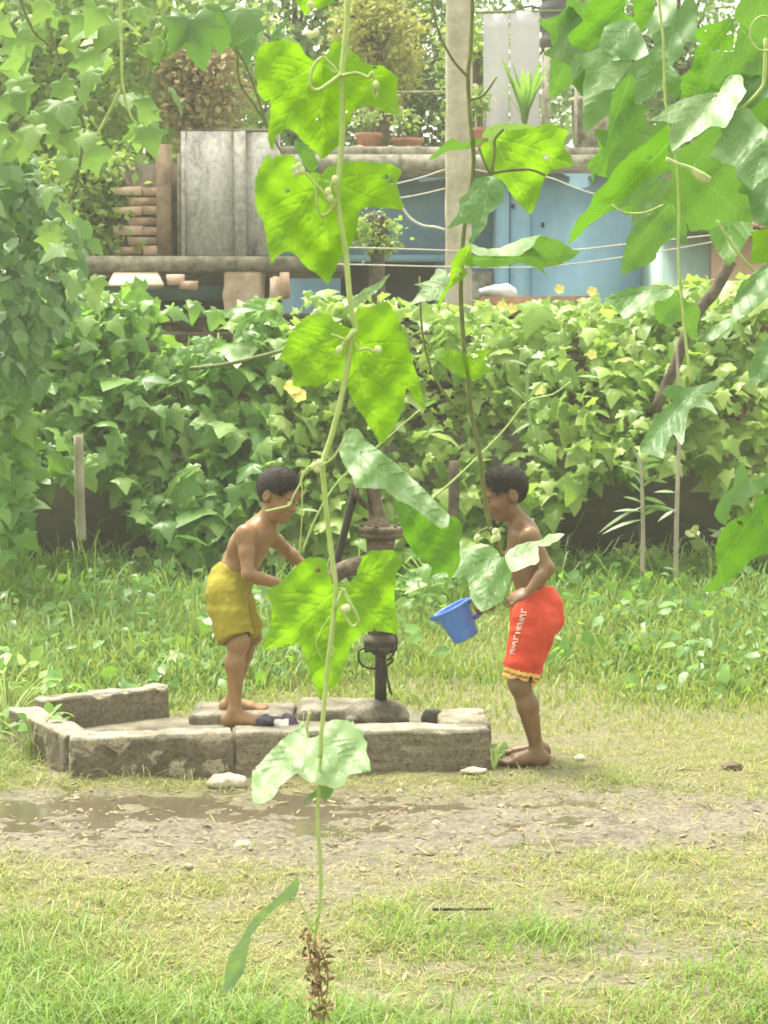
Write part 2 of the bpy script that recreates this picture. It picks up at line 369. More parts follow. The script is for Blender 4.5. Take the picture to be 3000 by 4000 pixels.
m, t, p, o = newmat('puddle_water')
p.inputs['Base Color'].default_value = (.10, .085, .058, 1); p.inputs['Roughness'].default_value = .09; p.inputs['Specular IOR Level'].default_value = .5
bump(t, noise(t, 14, 3), .05, .01, p.inputs['Normal'])
wx, wy = np.meshgrid(np.linspace(-2.6, .9, 60), np.linspace(6.5, 7.62, 20), indexing='ij'); ii = np.arange(1200).reshape(60, 20)
pud = obj('puddle', mesh_np('puddle', np.stack([wx, wy, np.full_like(wx, -.011)], -1).reshape(-1, 3), np.stack([ii[:-1, :-1], ii[1:, :-1], ii[1:, 1:], ii[:-1, 1:]], -1).reshape(-1, 4), m))
tag(pud, 'muddy puddle water lying in front of the concrete basin', kind='structure')

# ------------------------------------------------------------------ concrete basin
m, t, p, o = newmat('basin_concrete')
n1 = noise(t, 7, 9, .65); n2 = noise(t, 3.2, 6, .6, dist=.6); n3 = noise(t, 40, 6, .7)
geo = N(t, 'ShaderNodeNewGeometry'); sx = N(t, 'ShaderNodeSeparateXYZ'); t.links.new(geo.outputs['Normal'], sx.inputs[0])
side = ramp(t, n1, [(.3, (.06, .048, .03)), (.5, (.155, .13, .088)), (.7, (.25, .22, .155))])
plaster = ramp(t, n3, [(.3, (.27, .235, .16)), (.7, (.44, .39, .29))])
nw = noise(t, 9, 5, .55, dist=.8)
c = mixc(t, ramp(t, nw, [(.54, (0, 0, 0)), (.58, (1, 1, 1))]), side, plaster)
M['basin_front'] = m
c = mixc(t, ramp(t, noise(t, 70, 6, .75), [(.36, (.75, .75, .75)), (.52, (0, 0, 0))]), c, (.045, .036, .02)); t.links.new(c, p.inputs['Base Color']); p.inputs['Roughness'].default_value = .9; bump(t, n3, .8, .01, p.inputs['Normal'])
m, t, p, o = newmat('basin_grain'); tc = N(t, 'ShaderNodeTexCoord').outputs['Object']; mp = N(t, 'ShaderNodeMapping'); mp.inputs['Scale'].default_value = (1, 1, 6); t.links.new(tc, mp.inputs[0])
n1 = noise(t, 5, 10, .7, mp.outputs[0]); n3 = noise(t, 40, 6, .7)
c = mixc(t, .4, ramp(t, n1, [(.3, (.09, .075, .048)), (.5, (.19, .165, .115)), (.7, (.32, .285, .21))]), ramp(t, n3, [(.3, (.12, .095, .055)), (.7, (.33, .28, .2))]))
c = mixc(t, ramp(t, noise(t, 70, 6, .75), [(.36, (.75, .75, .75)), (.52, (0, 0, 0))]), c, (.05, .042, .025)); t.links.new(c, p.inputs['Base Color']); p.inputs['Roughness'].default_value = .9; bump(t, n1, .8, .012, p.inputs['Normal']); M['basin_grain'] = m
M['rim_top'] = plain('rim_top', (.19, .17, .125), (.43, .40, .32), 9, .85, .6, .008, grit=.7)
M['slab'] = plain('slab', (.07, .06, .04), (.24, .215, .16), 8, .55, .6, .008, detail=9, grit=.7)
BZ = .165
basin = empty('washing_basin', (-.35, 8.1, 0), 'low cracked concrete basin around the hand pump', 'basin')
FA = G(262, 3050); FB = G(900, 3030); FC = G(1912, 3012)
off = np.array([0, .085, 0])
crack = lambda z: 0
def chips(s, a, b, wd, z, n, sd, r0=.010, r1=.030):
    rr = np.random.default_rng(sd); a = np.array(a[:2]); b = np.array(b[:2]); t_ = (b - a) / np.linalg.norm(b - a); nn_ = np.array([-t_[1], t_[0]])
    for i in range(n):
        q = a + (b - a) * rr.random() + nn_ * (wd / 2) * (1 if rr.random() < .35 else -1); r_ = rr.uniform(r0, r1)
        s.ell((q[0], q[1], z - (0 if rr.random() < .7 else rr.uniform(.02, .13))), (r_ * rr.uniform(1, 2.2), r_ * .8, r_ * rr.uniform(.5, 1)), None, .006, 's')
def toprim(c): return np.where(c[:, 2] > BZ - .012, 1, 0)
s = SDF((FA[0] - .1, 7.4, -.12), (FB[0] + .15, 8.2, .3), .006)
s.wall(FA + off, FB + off, .15, -.08, BZ, .008); chips(s, FA + off, FB + off, .17, BZ, 34, 1); chips(s, FB + off - [.05, 0, 0], FB + off, .17, BZ, 10, 7, .012, .03); s.rough(.009, 3.5, 41, 2); s.rough(.010, 11, 3); s.rough(.006, 40, 51, 3)
for zz, dx, sl_ in ((.13, .012, 1), (.08, -.012, 1), (.03, .0, 1)): pass
s.build('front_wall', [M['basin_front'], M['rim_top']], basin, 1, toprim)
s = SDF((FB[0] - .05, 7.4, -.12), (FC[0] + .15, 8.3, .3), .006)
s.wall(FB + off + [.014, .004, 0], FC + off, .15, -.08, BZ + .004, .008); chips(s, FB + off, FC + off, .17, BZ, 30, 2); chips(s, FB + off + [.01, 0, 0], FB + off + [.06, 0, 0], .17, BZ, 8, 8, .012, .03); s.rough(.007, 3, 43, 2); s.rough(.011, 9, 9); s.rough(.005, np.array([12., 20., 60.]), 52, 3)
s.build('front_wall', [M['basin_grain'], M['rim_top']], basin, 1, toprim)
# the broken lump beside the crack
s = SDF((FB[0] - .22, 7.3, -.02), (FB[0] + .06, 7.8, .25), .006)
s.ell((FB[0] - .085, FB[1] + .03, .105), (.088, .05, .062), k=.01); s.rough(.012, 22, 4); s.build('broken_lump', M['basin_grain'], basin, 1)
LA = FA + off + [.03, .05, 0]; LB = G(75, 2772, BZ)
s = SDF((LB[0] - .25, 7.5, -.12), (LA[0] + .25, 8.75, .3), .009)
s.wall(LA, LB + [0, .1, 0], .125, -.08, BZ - .005, .01); chips(s, LA, LB, .15, BZ - .005, 20, 3); s.rough(.014, 4, 44, 2); s.rough(.016, 10, 13); s.build('side_wall', [M['basin_front'], M['rim_top']], basin, 1, toprim)
BA = W(150, 2752, 8.45); BB = W(640, 2700, 8.82)
s = SDF((BA[0] - .15, 8.1, -.1), (BB[0] + .2, 9.1, .4), .009)
s.wall(BA, BB, .11, -.08, .185, .012); chips(s, BA, BB, .11, .185, 18, 4); s.rough(.014, 3, 45, 2); s.rough(.014, 8, 21); s.build('back_wall', [M['basin_grain'], M['rim_top']], basin, 1, lambda c: np.where(c[:, 2] > .172, 1, 0))
EA = FC + [-.09, .14, 0]; EB = G(1800, 2782, BZ)
s = SDF((EB[0] - .25, 7.7, -.1), (EA[0] + .25, 8.8, .3), .009)
s.wall(EA, EB + [0, .1, 0], .2, -.08, BZ, .015); chips(s, EA, EB, .2, BZ, 14, 5); s.rough(.012, 4, 46, 2); s.rough(.013, 9, 25); s.build('side_wall', [M['basin_grain'], M['rim_top']], basin, 1, toprim)
# floor slab in broken plates
s = SDF((-1.5, 7.7, -.05), (.55, 9.05, .2), .012)
s.wall((-1.28, 8.25), (-.66, 8.3), .95, -.03, .055, .015); s.wall((-.63, 8.25), (.32, 8.33), .95, -.03, .07, .015); s.rough(.012, 5, 31); s.build('floor_slab', M['slab'], basin, 1)
s = SDF((-.95, 8.2, -.05), (.45, 9.15, .3), .011)
s.wall((-.84, 8.72), (-.40, 8.70), .34, -.02, .095, .02); s.wall((-.37, 8.70), (-.02, 8.72), .3, -.02, .115, .02); s.rough(.025, 3.5, 47, 2); s.rough(.014, 9, 35); s.build('back_slab', M['slab'], basin, 1)

# loose cloth, clods and stones
s = SDF((-.62, 7.75, .1), (-.2, 8.15, .3), .0055)
c0 = np.array([-.43, 7.92, .180])
for i in range(16):
    a = RNG.uniform(-1, 1, 3) * [.055, .03, .012]; s.ell(c0 + a, (RNG.uniform(.02, .045), .02, RNG.uniform(.016, .034)), k=.004)
s.rough(.022, 26, 3)
clo = s.build('wet_cloth', [plain('cloth_dark', (.035, .03, .06), (.10, .09, .13), 14, .6, .6, .01), plain('cloth_white', (.6, .58, .55), (.75, .73, .7), 14, .6, .4, .01)], None, 1, lambda c: np.where((np.abs(c[:, 0] + .41) < .028) & (c[:, 2] < .195) & (c[:, 1] < 7.915), 1, 0))
tag(clo, 'small dark purple and white wet cloth crumpled on the basin rim', 'cloth')
def clod(name, px, py, r, sd, mat, label, cat, squash=.55, group=None):
    c = G(px, py); c[2] = gz(c[0], c[1]) + r * squash * .55; s = SDF(c - r * 1.6, c + r * 1.6, r / 12)
    s.ell(c, (r, r * .8, r * squash), k=.005); s.rough(r * .38, 1.3 / r, sd, 5); return tag(s.build(name, mat, None, 1), label, cat, group)
M['clod'] = plain('clod', (.30, .26, .18), (.58, .53, .42), 14, .9, .8, .01)
M['clod_dark'] = plain('clod_dark', (.12, .09, .055), (.25, .2, .13), 14, .9, .8, .01)
clod('mud_clod', 885, 3062, .075, 3, M['clod'], 'pale clod of broken plaster lying against the basin front wall', 'clod', .4)
clod('stone', 950, 3310, .028, 5, M['clod'], 'small white stone at the edge of the wet mud', 'stone', .6)
clod('stone', 2265, 2968, .026, 6, M['clod'], 'small white stone on the grass behind the bare foot', 'stone', .6)
clod('stone', 1850, 3025, .05, 7, M['clod'], 'flat pale stone beside the basin corner and the bare feet', 'stone', .3)
clod('stone', 1640, 3000, .025, 8, M['clod'], 'tiny pale crumb of plaster at the foot of the basin wall', 'stone', .6)
clod('mud_clod', 2860, 3010, .04, 9, M['clod_dark'], 'dark brown earth clod in the dry grass', 'clod', .6)
RNGs = [clod('stone', px, py, .012 + .008 * random.random(), 20 + i, M['clod'], 'small pale pebble scattered on the muddy ground', 'stone', .6, 'pebbles scattered on the mud') for i, (px, py) in enumerate([(735, 3395), (1010, 3130), (1705, 3205), (2360, 3175), (2515, 3210), (1560, 3085), (300, 3110), (2300, 3240), (1420, 3400), (1960, 3140)])]

# ------------------------------------------------------------------ hand pump
PY = 8.33
M['rust'] = plain('rust', (.045, .035, .024), (.21, .165, .115), 13, .8, .6, .006, grit=.8)
M['iron'] = plain('iron', (.035, .032, .024), (.085, .075, .05), 18, .6, .5, .005, .4)
M['iron_dark'] = plain('iron_dark', (.02, .02, .017), (.05, .045, .035), 18, .55, .4, .004, .4)
pump = empty('hand_pump', W(1487, 2830, PY), 'rusty cast iron hand pump on a domed concrete footing', 'hand pump')
def pp(px, py, dy=0): return W(px, py, PY + dy)
k = 1 / PXM(PY)
c = pp(1472, 2830); s = SDF(c - [.2, .2, .02], c + [.2, .2, .16], .007)
s.ell(c + [0, 0, .03], (.135, .12, .08), k=.01); s.wall((c[0] - .13, c[1]), (c[0] + .135, c[1]), .2, c[2] - .02, c[2] + .045, .012, .012); s.rough(.014, 12, 8)
s.build('footing', plain('footing', (.045, .038, .025), (.20, .175, .125), 9, .6, .6, .008, grit=.7), pump, 1)
x0, _, _ = pp(1487, 2700)
def lat(name, prof, mat, n=28):
    b = MB(); b.lathe([(max(r, 1e-4) * k, pp(1487, py)[2]) for r, py in prof], (x0, PY, 0), n=n); return b.build(name, mat, pump, True)
lat('riser_pipe', [(0, 2735), (24, 2735), (23, 2640), (22, 2560), (24, 2545), (0, 2545)], M['iron_dark'])
lat('lower_flange', [(0, 2562), (20, 2562), (36, 2552), (42, 2545), (58, 2543), (64, 2536), (64, 2524), (58, 2520), (66, 2516), (70, 2506), (68, 2494), (56, 2488), (50, 2470), (0, 2470)], M['iron'])
lat('barrel', [(0, 2475), (52, 2475), (54, 2440), (50, 2420), (50, 2260), (54, 2180), (56, 2120), (58, 2098), (0, 2098)], M['rust'])
lat('top_flange', [(0, 2100), (78, 2100), (88, 2096), (90, 2086), (84, 2080), (90, 2076), (90, 2062), (82, 2056), (0, 2055)], M['rust'])
b = MB()
b.tube([pp(1478, 2060), pp(1474, 2030), pp(1468, 1990), pp(1462, 1940), pp(1458, 1900)], [50 * k, 40 * k, 30 * k, 28 * k, 26 * k], 14); b.build('cap', M['rust'], pump, True)
for dy in (-.03, .03):
    b = MB(); b.tube([pp(1440, 1985, dy), pp(1405, 1950, dy), pp(1385, 1910, dy), pp(1392, 1870, dy)], [.012, .012, .013, .012], 8); b.build('fork', M['rust'], pump, True)
b = MB(); b.tube([pp(1463, 2060, -.02), pp(1460, 1900, -.02), pp(1455, 1845, -.02)], 6 * k, 8); b.build('plunger_rod', M['iron'], pump, True)
b = MB(); b.tube([pp(1455, 1848), pp(1398, 1885), pp(1375, 1960), pp(1345, 2080), pp(1318, 2190), pp(1300, 2300)], [13 * k, 15 * k, 16 * k, 15 * k, 14 * k, 12 * k], 8); b.build('handle', M['iron_dark'], pump, True)
b = MB(); P_ = [pp(1460, 2205), pp(1400, 2210, -.03), pp(1345, 2225, -.06), pp(1305, 2248, -.08), pp(1290, 2285, -.09)]
b.tube(P_, [40 * k, 38 * k, 34 * k, 32 * k, 33 * k], 16, cap=False); b.tube(P_, [34 * k, 32 * k, 28 * k, 26 * k, 27 * k], 16, cap=False); b.build('spout', M['rust'], pump, True)
for i in range(6):
    a = i * math.pi / 3 + .3; b = MB(); q = np.array([x0 + 76 * k * math.cos(a), PY + 76 * k * math.sin(a), pp(1487, 2058)[2]])
    b.lathe([(0, 0), (.009, 0), (.009, .012), (0, .012)], q, n=6); b.build('bolt', M['rust'], pump)
    b = MB(); q[2] = pp(1487, 2520)[2]; q[:2] = [x0 + 60 * k * math.cos(a), PY + 60 * k * math.sin(a)]; b.lathe([(0, -.028), (.008, -.028), (.008, .025), (0, .025)], q, n=6); b.build('bolt', M['iron_dark'], pump)
b = MB()
b.tube([pp(1425, 2530, -.05), pp(1402, 2545, -.06), pp(1402, 2580, -.06), pp(1425, 2605, -.05), pp(1470, 2612, -.035), pp(1510, 2600, -.03), pp(1530, 2585, -.04), pp(1532, 2572, -.05), pp(1512, 2578, -.04)], 4.5 * k, 6)
b.tube([pp(1540, 2470, -.05), pp(1550, 2500, -.06), pp(1545, 2540, -.06), pp(1520, 2575, -.04)], 4 * k, 6)
b.tube([pp(1508, 2600, -.03), pp(1515, 2660, -.02), pp(1530, 2715, -.02)], 5 * k, 6); b.build('cord', M['iron_dark'], pump, True)

# broken bit at the end of the basin
q = W(1690, 2810, 8.22); s = SDF(q - [.12, .1, .1], q + [.16, .1, .1], .006); s.ell(q, (.05, .03, .045), k=.01); s.ell(q + [.05, .0, -.02], (.05, .03, .03), k=.01); s.rough(.016, 14, 6)
tag(s.build('broken_brick', M['iron'], None, 1), 'dark broken brick piece on the basin end behind the front rim', 'brick')

# ------------------------------------------------------------------ mug
mug_c = W(1759, 2370, 8.06); mug_b = W(1823, 2492, 8.06); ax = mug_b - mug_c; H = np.linalg.norm(ax)
mug = empty('mug', mug_b, 'blue plastic bathing mug tipped in the air', 'mug')
M['blue'] = plain('blue', (.055, .17, .55), (.07, .20, .60), 12, .35, .0, .001, .5)
M['blue_dark'] = plain('blue_dark', (.05, .09, .42), (.06, .10, .46), 12, .4, .0, .001, .5)
b = MB(); r0, r1 = .074, .052
b.lathe([(0, H), (r1, H), (r1 + .002, H * .985), (r1 + .004, H * .9), (r0 - .001, .018), (r0 + .001, .014), (r0 + .006, .010), (r0 + .006, .002), (r0 + .002, 0), (r0 - .003, .004), (r0 - .006, .02), (r1 - .001, H * .94), (0, H * .96)], mug_c, ax, 40); b.build('body', M['blue'], mug, True)
b = MB(); axn = ax / H; u = np.cross(axn, [0, 1, 0]); u = u if u[0] > 0 else -u; u /= np.linalg.norm(u)
for f_ in (.86, .78): b.lathe([(r0 + (r1 - r0) * f_ + .001, H * f_ - .004), (r0 + (r1 - r0) * f_ + .003, H * f_), (r0 + (r1 - r0) * f_ + .001, H * f_ + .004)], mug_c, ax, 40)
b.build('ridge', M['blue'], mug, True)
b = MB(); hp = [mug_c + axn * H * a + u * r for a, r in ((.10, r0 - .004), (.12, r0 + .03), (.3, r0 + .045), (.5, r0 + .036), (.6, r0 - .012))]
b.tube(hp, [.012, .011, .011, .011, .010], 10); b.build('handle', M['blue_dark'], mug, True)
b = MB(); b.add([mug_c - u * (r0 + .028) + axn * .0, mug_c - u * (r0 + .002) + [0, -.03, 0] + axn * .004, mug_c - u * (r0 + .002) + [0, .03, 0] + axn * .004, mug_c - u * (r0 - .004) + axn * .05], [(0, 1, 3), (0, 3, 2), (0, 2, 1)]); b.build('pouring_lip', M['blue'], mug, True)

# ------------------------------------------------------------------ two boys
def head(s, c, f, up, skin, parent, k=.012):
    f = np.array(f, float); f /= np.linalg.norm(f); up = np.array(up, float); up -= f * (up @ f); up /= np.linalg.norm(up); sd = np.cross(up, f)
    A = np.array([f, sd, up]); L = lambda a, b_, c_: c + f * a + sd * b_ + up * c_
    s.ell(L(-.004, 0, .028), (.090, .070, .080), A, k); s.ell(L(.030, 0, -.030), (.052, .052, .068), A, .025)
    s.ell(L(.044, 0, -.078), (.026, .026, .020), A, .02)                                   # chin
    s.ell(L(.070, 0, .012), (.016, .048, .014), A, .012)                                     # brow
    for e in (-1, 1):
        s.ell(L(.080, e * .027, -.004), (.014, .016, .011), A, .010, 's'); s.ell(L(.067, e * .028, -.005), (.013, .014, .012), A, .003)
        s.ell(L(.055, e * .038, -.032), (.022, .018, .020), A, .014)                           # cheeks
        s.ell(L(-.012, e * .072, -.010), (.018, .008, .028), A, .006); s.ell(L(-.010, e * .080, -.008), (.009, .006, .016), A, .004, 's')
    s.cone(L(.074, 0, .002), L(.093, 0, -.026), .008, .0125, .008)                           # nose
    for e in (-1, 1): s.ell(L(.083, e * .011, -.031), (.008, .007, .006), A, .004)
    s.ell(L(.079, 0, -.051), (.011, .021, .0065), A, .004); s.ell(L(.077, 0, -.062), (.010, .018, .0065), A, .004); s.ell(L(.09, 0, -.0565), (.006, .02, .0015), A, .003, 's')
    # hair and eyes
    h = SDF(c - .13, c + .13, .004); h.ell(L(-.006, 0, .032), (.098, .077, .086), A, .004)
    h.rough(.003, 22, 5, 2)
    n1_ = f * .86 - up * .50; h.cut(L(.062, 0, .044), n1_, .01)
    h.cut(L(-.045, 0, -.040), -up * .95 + f * .3, .012)
    for e in (-1, 1): h.ell(L(.028, e * .078, -.022), (.045, .03, .042), A, .008, 's'); h.ell(L(-.008, e * .082, -.008), (.022, .02, .032), A, .005, 's')
    hv, hf = h.mesh(1); rr = np.random.default_rng(4); fc = hv[hf]; nn_ = np.cross(fc[:, 2] - fc[:, 0], fc[:, 3] - fc[:, 1]); nn_ /= np.linalg.norm(nn_, axis=1)[:, None] + 1e-9
    ct = fc.mean(1); pk = rr.integers(0, len(ct), 7000); out = (ct - c); out /= np.linalg.norm(out, axis=1)[:, None]; q_ = ct[pk] + rr.normal(0, .002, (7000, 3)); dn = out[pk] * .26 + .75 * f - .45 * up + rr.normal(0, .12, (7000, 3)); dn /= np.linalg.norm(dn, axis=1)[:, None]
    sdv = np.cross(dn, rr.normal(0, 1, (7000, 3))); sdv /= np.linalg.norm(sdv, axis=1)[:, None]; ln = rr.uniform(.010, .020, 7000)[:, None]
    sv = np.stack([q_ - sdv * .0011, q_ + sdv * .0011, q_ + dn * ln], 1).reshape(-1, 3); sf = np.arange(21000).reshape(-1, 3) + len(hv)
    obj('hair', mesh_np('hair', np.concatenate([hv, sv]), [hf, sf], M['hair'], True), parent)
    for e in (-1, 1):
        b = MB(); th = np.linspace(0, math.pi, 7)
        b.lathe([(.0118 * math.sin(a), -.0118 * math.cos(a)) for a in th], L(.0695, e * .028, -.005), f, 12); ey = b.build('eye', M['eye_white'], parent, True)
        b = MB(); b.lathe([(.0065 * math.sin(a), -.004 * math.cos(a)) for a in th], L(.0795, e * .028, -.006), f, 10); b.build('iris', M['eye'], ey, True)
    return L
def hand(s, wr, d, palm_n, curl=.5, sz=.135):
    """wrist, pointing direction, palm normal"""
    d = np.array(d, float); d /= np.linalg.norm(d); n = np.array(palm_n, float); n -= d * (n @ d); n /= np.linalg.norm(n); a = np.cross(d, n); u = sz
    A = np.array([d, a, n]); s.ell(wr + d * u * .30, (u * .30, u * .23, u * .10), A, .010)
    for i, (o_, L_) in enumerate(((-.17, .36), (-.06, .41), (.055, .38), (.16, .30))):
        p0 = wr + d * u * .48 + a * u * o_; c1 = curl * (1 + .1 * i)
        d1 = d * math.cos(c1 * .6) + n * math.sin(c1 * .6); p1 = p0 + d1 * u * L_ * .48
        d2 = d * math.cos(c1 * 1.6) + n * math.sin(c1 * 1.6); p2 = p1 + d2 * u * L_ * .32
        d3 = d * math.cos(c1 * 2.3) + n * math.sin(c1 * 2.3); p3 = p2 + d3 * u * L_ * .22
        s.cone(p0, p1, .0078, .0072, .004); s.cone(p1, p2, .0072, .0066, .003); s.cone(p2, p3, .0066, .0054, .003)
    q0 = wr + d * u * .15 - a * u * .16; q1 = q0 + (d * .6 - a * .55 + n * .35) * u * .25; q2 = q1 + (d * .85 - a * .1 + n * .4) * u * .2
    s.cone(q0, q1, .0105, .0085, .008); s.cone(q1, q2, .0085, .0065, .003)
def foot(s, ank, d, z, L_=.185, side=1):
    d = np.array([d[0], d[1], 0.]); d /= np.linalg.norm(d); a = np.array([-d[1], d[0], 0]) * side; g = np.array([ank[0], ank[1], z])
    heel = g - d * L_ * .13 + [0, 0, .021]
    s.ell(heel, (.023, .021, .022), None, .012); s.cone(ank, heel + [0, 0, .004], .0225, .020, .015)
    s.cone(ank + [0, 0, -.012], g + d * L_ * .42 + [0, 0, .022], .0225, .017, .02); s.cone(heel, g + d * L_ * .45 - a * .02 + [0, 0, .017], .023, .018, .02); s.cone(heel, g + d * L_ * .48 + a * .018 + [0, 0, .019], .023, .019, .02)
    for i, (o_, l_, r_) in enumerate(((.024, .30, .0125), (.008, .29, .0095), (-.006, .26, .009), (-.018, .22, .0085), (-.029, .17, .008))):
        p0 = g + d * L_ * .48 + a * o_ * .8 + [0, 0, .016]; s.cone(p0, g + d * L_ * (.50 + l_) + a * o_ * 1.1 + [0, 0, r_], .013, r_, .006)

# --- boy in mustard shorts, bent towards the pump
boyA = empty('person', (-.62, 8.15, .15), 'child in mustard yellow shorts bending over the hand pump, bare chest and feet', 'person')
j = {}
for n_, a in dict(nsh=(960, 2088, 7.99), fsh=(1042, 2082, 8.27), nel=(968, 2246, 7.93), nwr=(1085, 2280, 8.00), fel=(1118, 2150, 8.36), fwr=(1188, 2206, 8.34), nhip=(884, 2325, 8.04), fhip=(912, 2325, 8.20), nkn=(930, 2512, 7.97), nan=(916, 2775, 7.94), fkn=(982, 2480, 8.33), fan=(905, 2730, 8.62), neck=(1030, 2052, 8.13), nk2=(1066, 1985, 8.11), chest=(985, 2120, 8.13), ches2=(965, 2150, 8.13), belly=(925, 2225, 8.12), pel=(893, 2305, 8.12)).items(): j[n_] = W(*a)
s = SDF((-.95, 7.70, .08), (-.12, 8.76, 1.45), .0048)
tors = j['chest'] - j['pel']; ta = tors / np.linalg.norm(tors); lat_ = np.array([0, 1, 0.]) - ta * ta[1]; lat_ /= np.linalg.norm(lat_); fr = np.cross(lat_, ta)
A3 = np.array([fr, lat_, ta])
s.ell(j['chest'], (.072, .112, .12), A3, .03); s.ell(j['ches2'] - ta * .03, (.068, .105, .10), A3, .03); s.ell(j['belly'], (.065, .098, .10), A3, .04); s.ell(j['pel'], (.07, .096, .08), A3, .04)
for a_, e_ in (('nsh', -1), ('fsh', 1)):
    s.cone(j['neck'] - [0, 0, .03], j[a_], .036, .036, .03)
s.ell(j['nsh'] - ta * .05 - fr * .02 + lat_ * .055, (.03, .035, .055), A3, .04)     # shoulder blade
s.ell(j['fsh'] - ta * .05 - fr * .02 - lat_ * .055, (.03, .035, .055), A3, .04)
s.cone(j['neck'], j['nk2'], .042, .036, .03)
for a_, b_, c_ in (('nsh', 'nel', 'nwr'), ('fsh', 'fel', 'fwr')):
    s.cone(j[a_], j[a_] * .55 + j[b_] * .45, .035, .031, .03); s.cone(j[a_] * .55 + j[b_] * .45, j[b_], .031, .025, .015); s.cone(j[b_], j[b_] * .65 + j[c_] * .35, .026, .026, .012); s.cone(j[b_] * .65 + j[c_] * .35, j[c_], .026, .0175, .012)
hand(s, j['nwr'], W(1150, 2287, 8.06) - j['nwr'], (0, .3, -1), .5); hand(s, j['fwr'], W(1250, 2225, 8.33) - j['fwr'], (0, -.4, -1), .6)
for a_, b_, c_ in (('nhip', 'nkn', 'nan'), ('fhip', 'fkn', 'fan')):
    s.cone(j[a_], j[b_], .060, .038, .03); s.ell(j[b_] + [.006, 0, 0], (.034, .034, .042), None, .02)
    mid = j[b_] * .70 + j[c_] * .30 - [.008, 0, 0]; s.cone(j[b_], mid, .034, .0355, .02); s.cone(mid, j[c_], .0355, .0225, .02)
foot(s, j['nan'], (1, -.1), BZ - .004); foot(s, j['fan'], (1, .05), .100)
cA = W(1086, 1937, 8.10); head(s, cA, (.84, -.44, -.33), (.35, -.05, .93), 'skin_a', boyA)
s.rough(.006, 11, 3, 2); s.build('body', M['skin_a'], boyA, 2)
def shorts(name, prm, mats, parent, hem_m=None, lo=None, hi=None):
    s = SDF(lo, hi, .0055)
    for c, r, A_ in prm['ell']: s.ell(c, r, A_, .03)
    for a_, b_, r1, r2 in prm['cone']: s.cone(a_, b_, r1, r2, .022)
    s.cut(prm['waist'][0], prm['waist'][1], .006)
    for sgn, p_, n_, ctr, rr in prm['hem']:
        sl, P = s._blk(s.lo, s.lo + s.h * s.n, 0); n_ = np.array(n_) / np.linalg.norm(n_)
        d = np.maximum(-((P - p_) @ n_), np.linalg.norm(P - ctr, axis=-1) - rr)    # keep cut local to this leg
        s._put(sl, d, .004, 's'); s.cone(p_ - n_ * .035, p_ + n_ * .02, rr * prm.get('hol', .42), rr * prm.get('hol', .42), .004, 's')
    s.rough(.012, np.array([7., 7., 26.]), 3, 2); s.rough(.011, np.array([34., 9., 8.]), 9, 2); s.rough(.004, 50, 5, 2)
    return s.build(name, mats, parent, 1, hem_m)
M['mustard'] = plain('mustard', (.23, .20, .022), (.31, .27, .035), 9, .85, .5, .01, .2)
nhem = j['nhip'] * .12 + j['nkn'] * .88; fhem = j['fhip'] * .18 + j['fkn'] * .82
nd = j['nkn'] - j['nhip']; fd = j['fkn'] - j['fhip']
shorts('shorts', dict(ell=[(j['pel'] + [0, 0, .0], (.088, .115, .105), A3), (j['belly'] - ta * .03, (.073, .105, .09), A3)],
    cone=[(j['nhip'] + [-.004, 0, 0], nhem + [0, 0, -.02], .077, .069), (j['fhip'], fhem + [0, 0, -.02], .075, .063)],
    waist=(W(935, 2222, 8.1), ta * 1.0 - fr * .15), hem=[(1, nhem, nd, nhem + nd / np.linalg.norm(nd) * .07, .115), (1, fhem, fd, fhem + fd / np.linalg.norm(fd) * .07, .105)], hol=.45), M['mustard'], boyA, None, (-.90, 7.80, .35), (-.28, 8.5, 1.05))

# --- boy in red shorts with the mug
boyB = empty('person', (.56, 8.0, 0), 'child in red shorts with yellow hem standing beside the basin with a mug', 'person')
g = {}
for n_, a in dict(nsh=(2066, 2098, 7.90), fsh=(2030, 2094, 8.15), nel=(2140, 2222, 7.86), nwr=(2068, 2308, 7.82), fel=(1980, 2250, 8.22), fwr=(1915, 2368, 8.10), nhip=(2088, 2425, 7.94), fhip=(2080, 2425, 8.08), nkn=(2030, 2672, 7.92), nan=(2096, 2928, 7.94), fkn=(2026, 2668, 8.08), fan=(2098, 2914, 8.08), neck=(2040, 2062, 8.03), nk2=(2003, 2000, 8.02), chest=(2052, 2135, 8.03), belly=(2068, 2250, 8.02), pel=(2082, 2368, 8.01)).items(): g[n_] = W(*a)
s = SDF((.36, 7.62, -.04), (.88, 8.40, 1.26), .0048)
tors = g['chest'] - g['pel']; tb = tors / np.linalg.norm(tors); lb = np.array([0.05, -1, 0.]); lb -= tb * (tb @ lb); lb /= np.linalg.norm(lb); fb = np.cross(lb, tb)
B3 = np.array([fb, lb, tb])
s.ell(g['chest'], (.070, .108, .115), B3, .03); s.ell((g['chest'] + g['belly']) / 2, (.066, .10, .10), B3, .03); s.ell(g['belly'], (.060, .092, .10), B3, .04); s.ell(g['pel'], (.070, .092, .08), B3, .04)
for a_ in ('nsh', 'fsh'): s.cone(g['neck'] - [0, 0, .02], g[a_], .036, .036, .03)
s.cone(g['neck'], g['nk2'], .041, .036, .03)
for a_, b_, c_ in (('nsh', 'nel', 'nwr'), ('fsh', 'fel', 'fwr')):
    s.cone(g[a_], g[a_] * .55 + g[b_] * .45, .035, .031, .03); s.cone(g[a_] * .55 + g[b_] * .45, g[b_], .031, .026, .015); s.cone(g[b_], g[b_] * .65 + g[c_] * .35, .027, .027, .012); s.cone(g[b_] * .65 + g[c_] * .35, g[c_], .027, .018, .012)
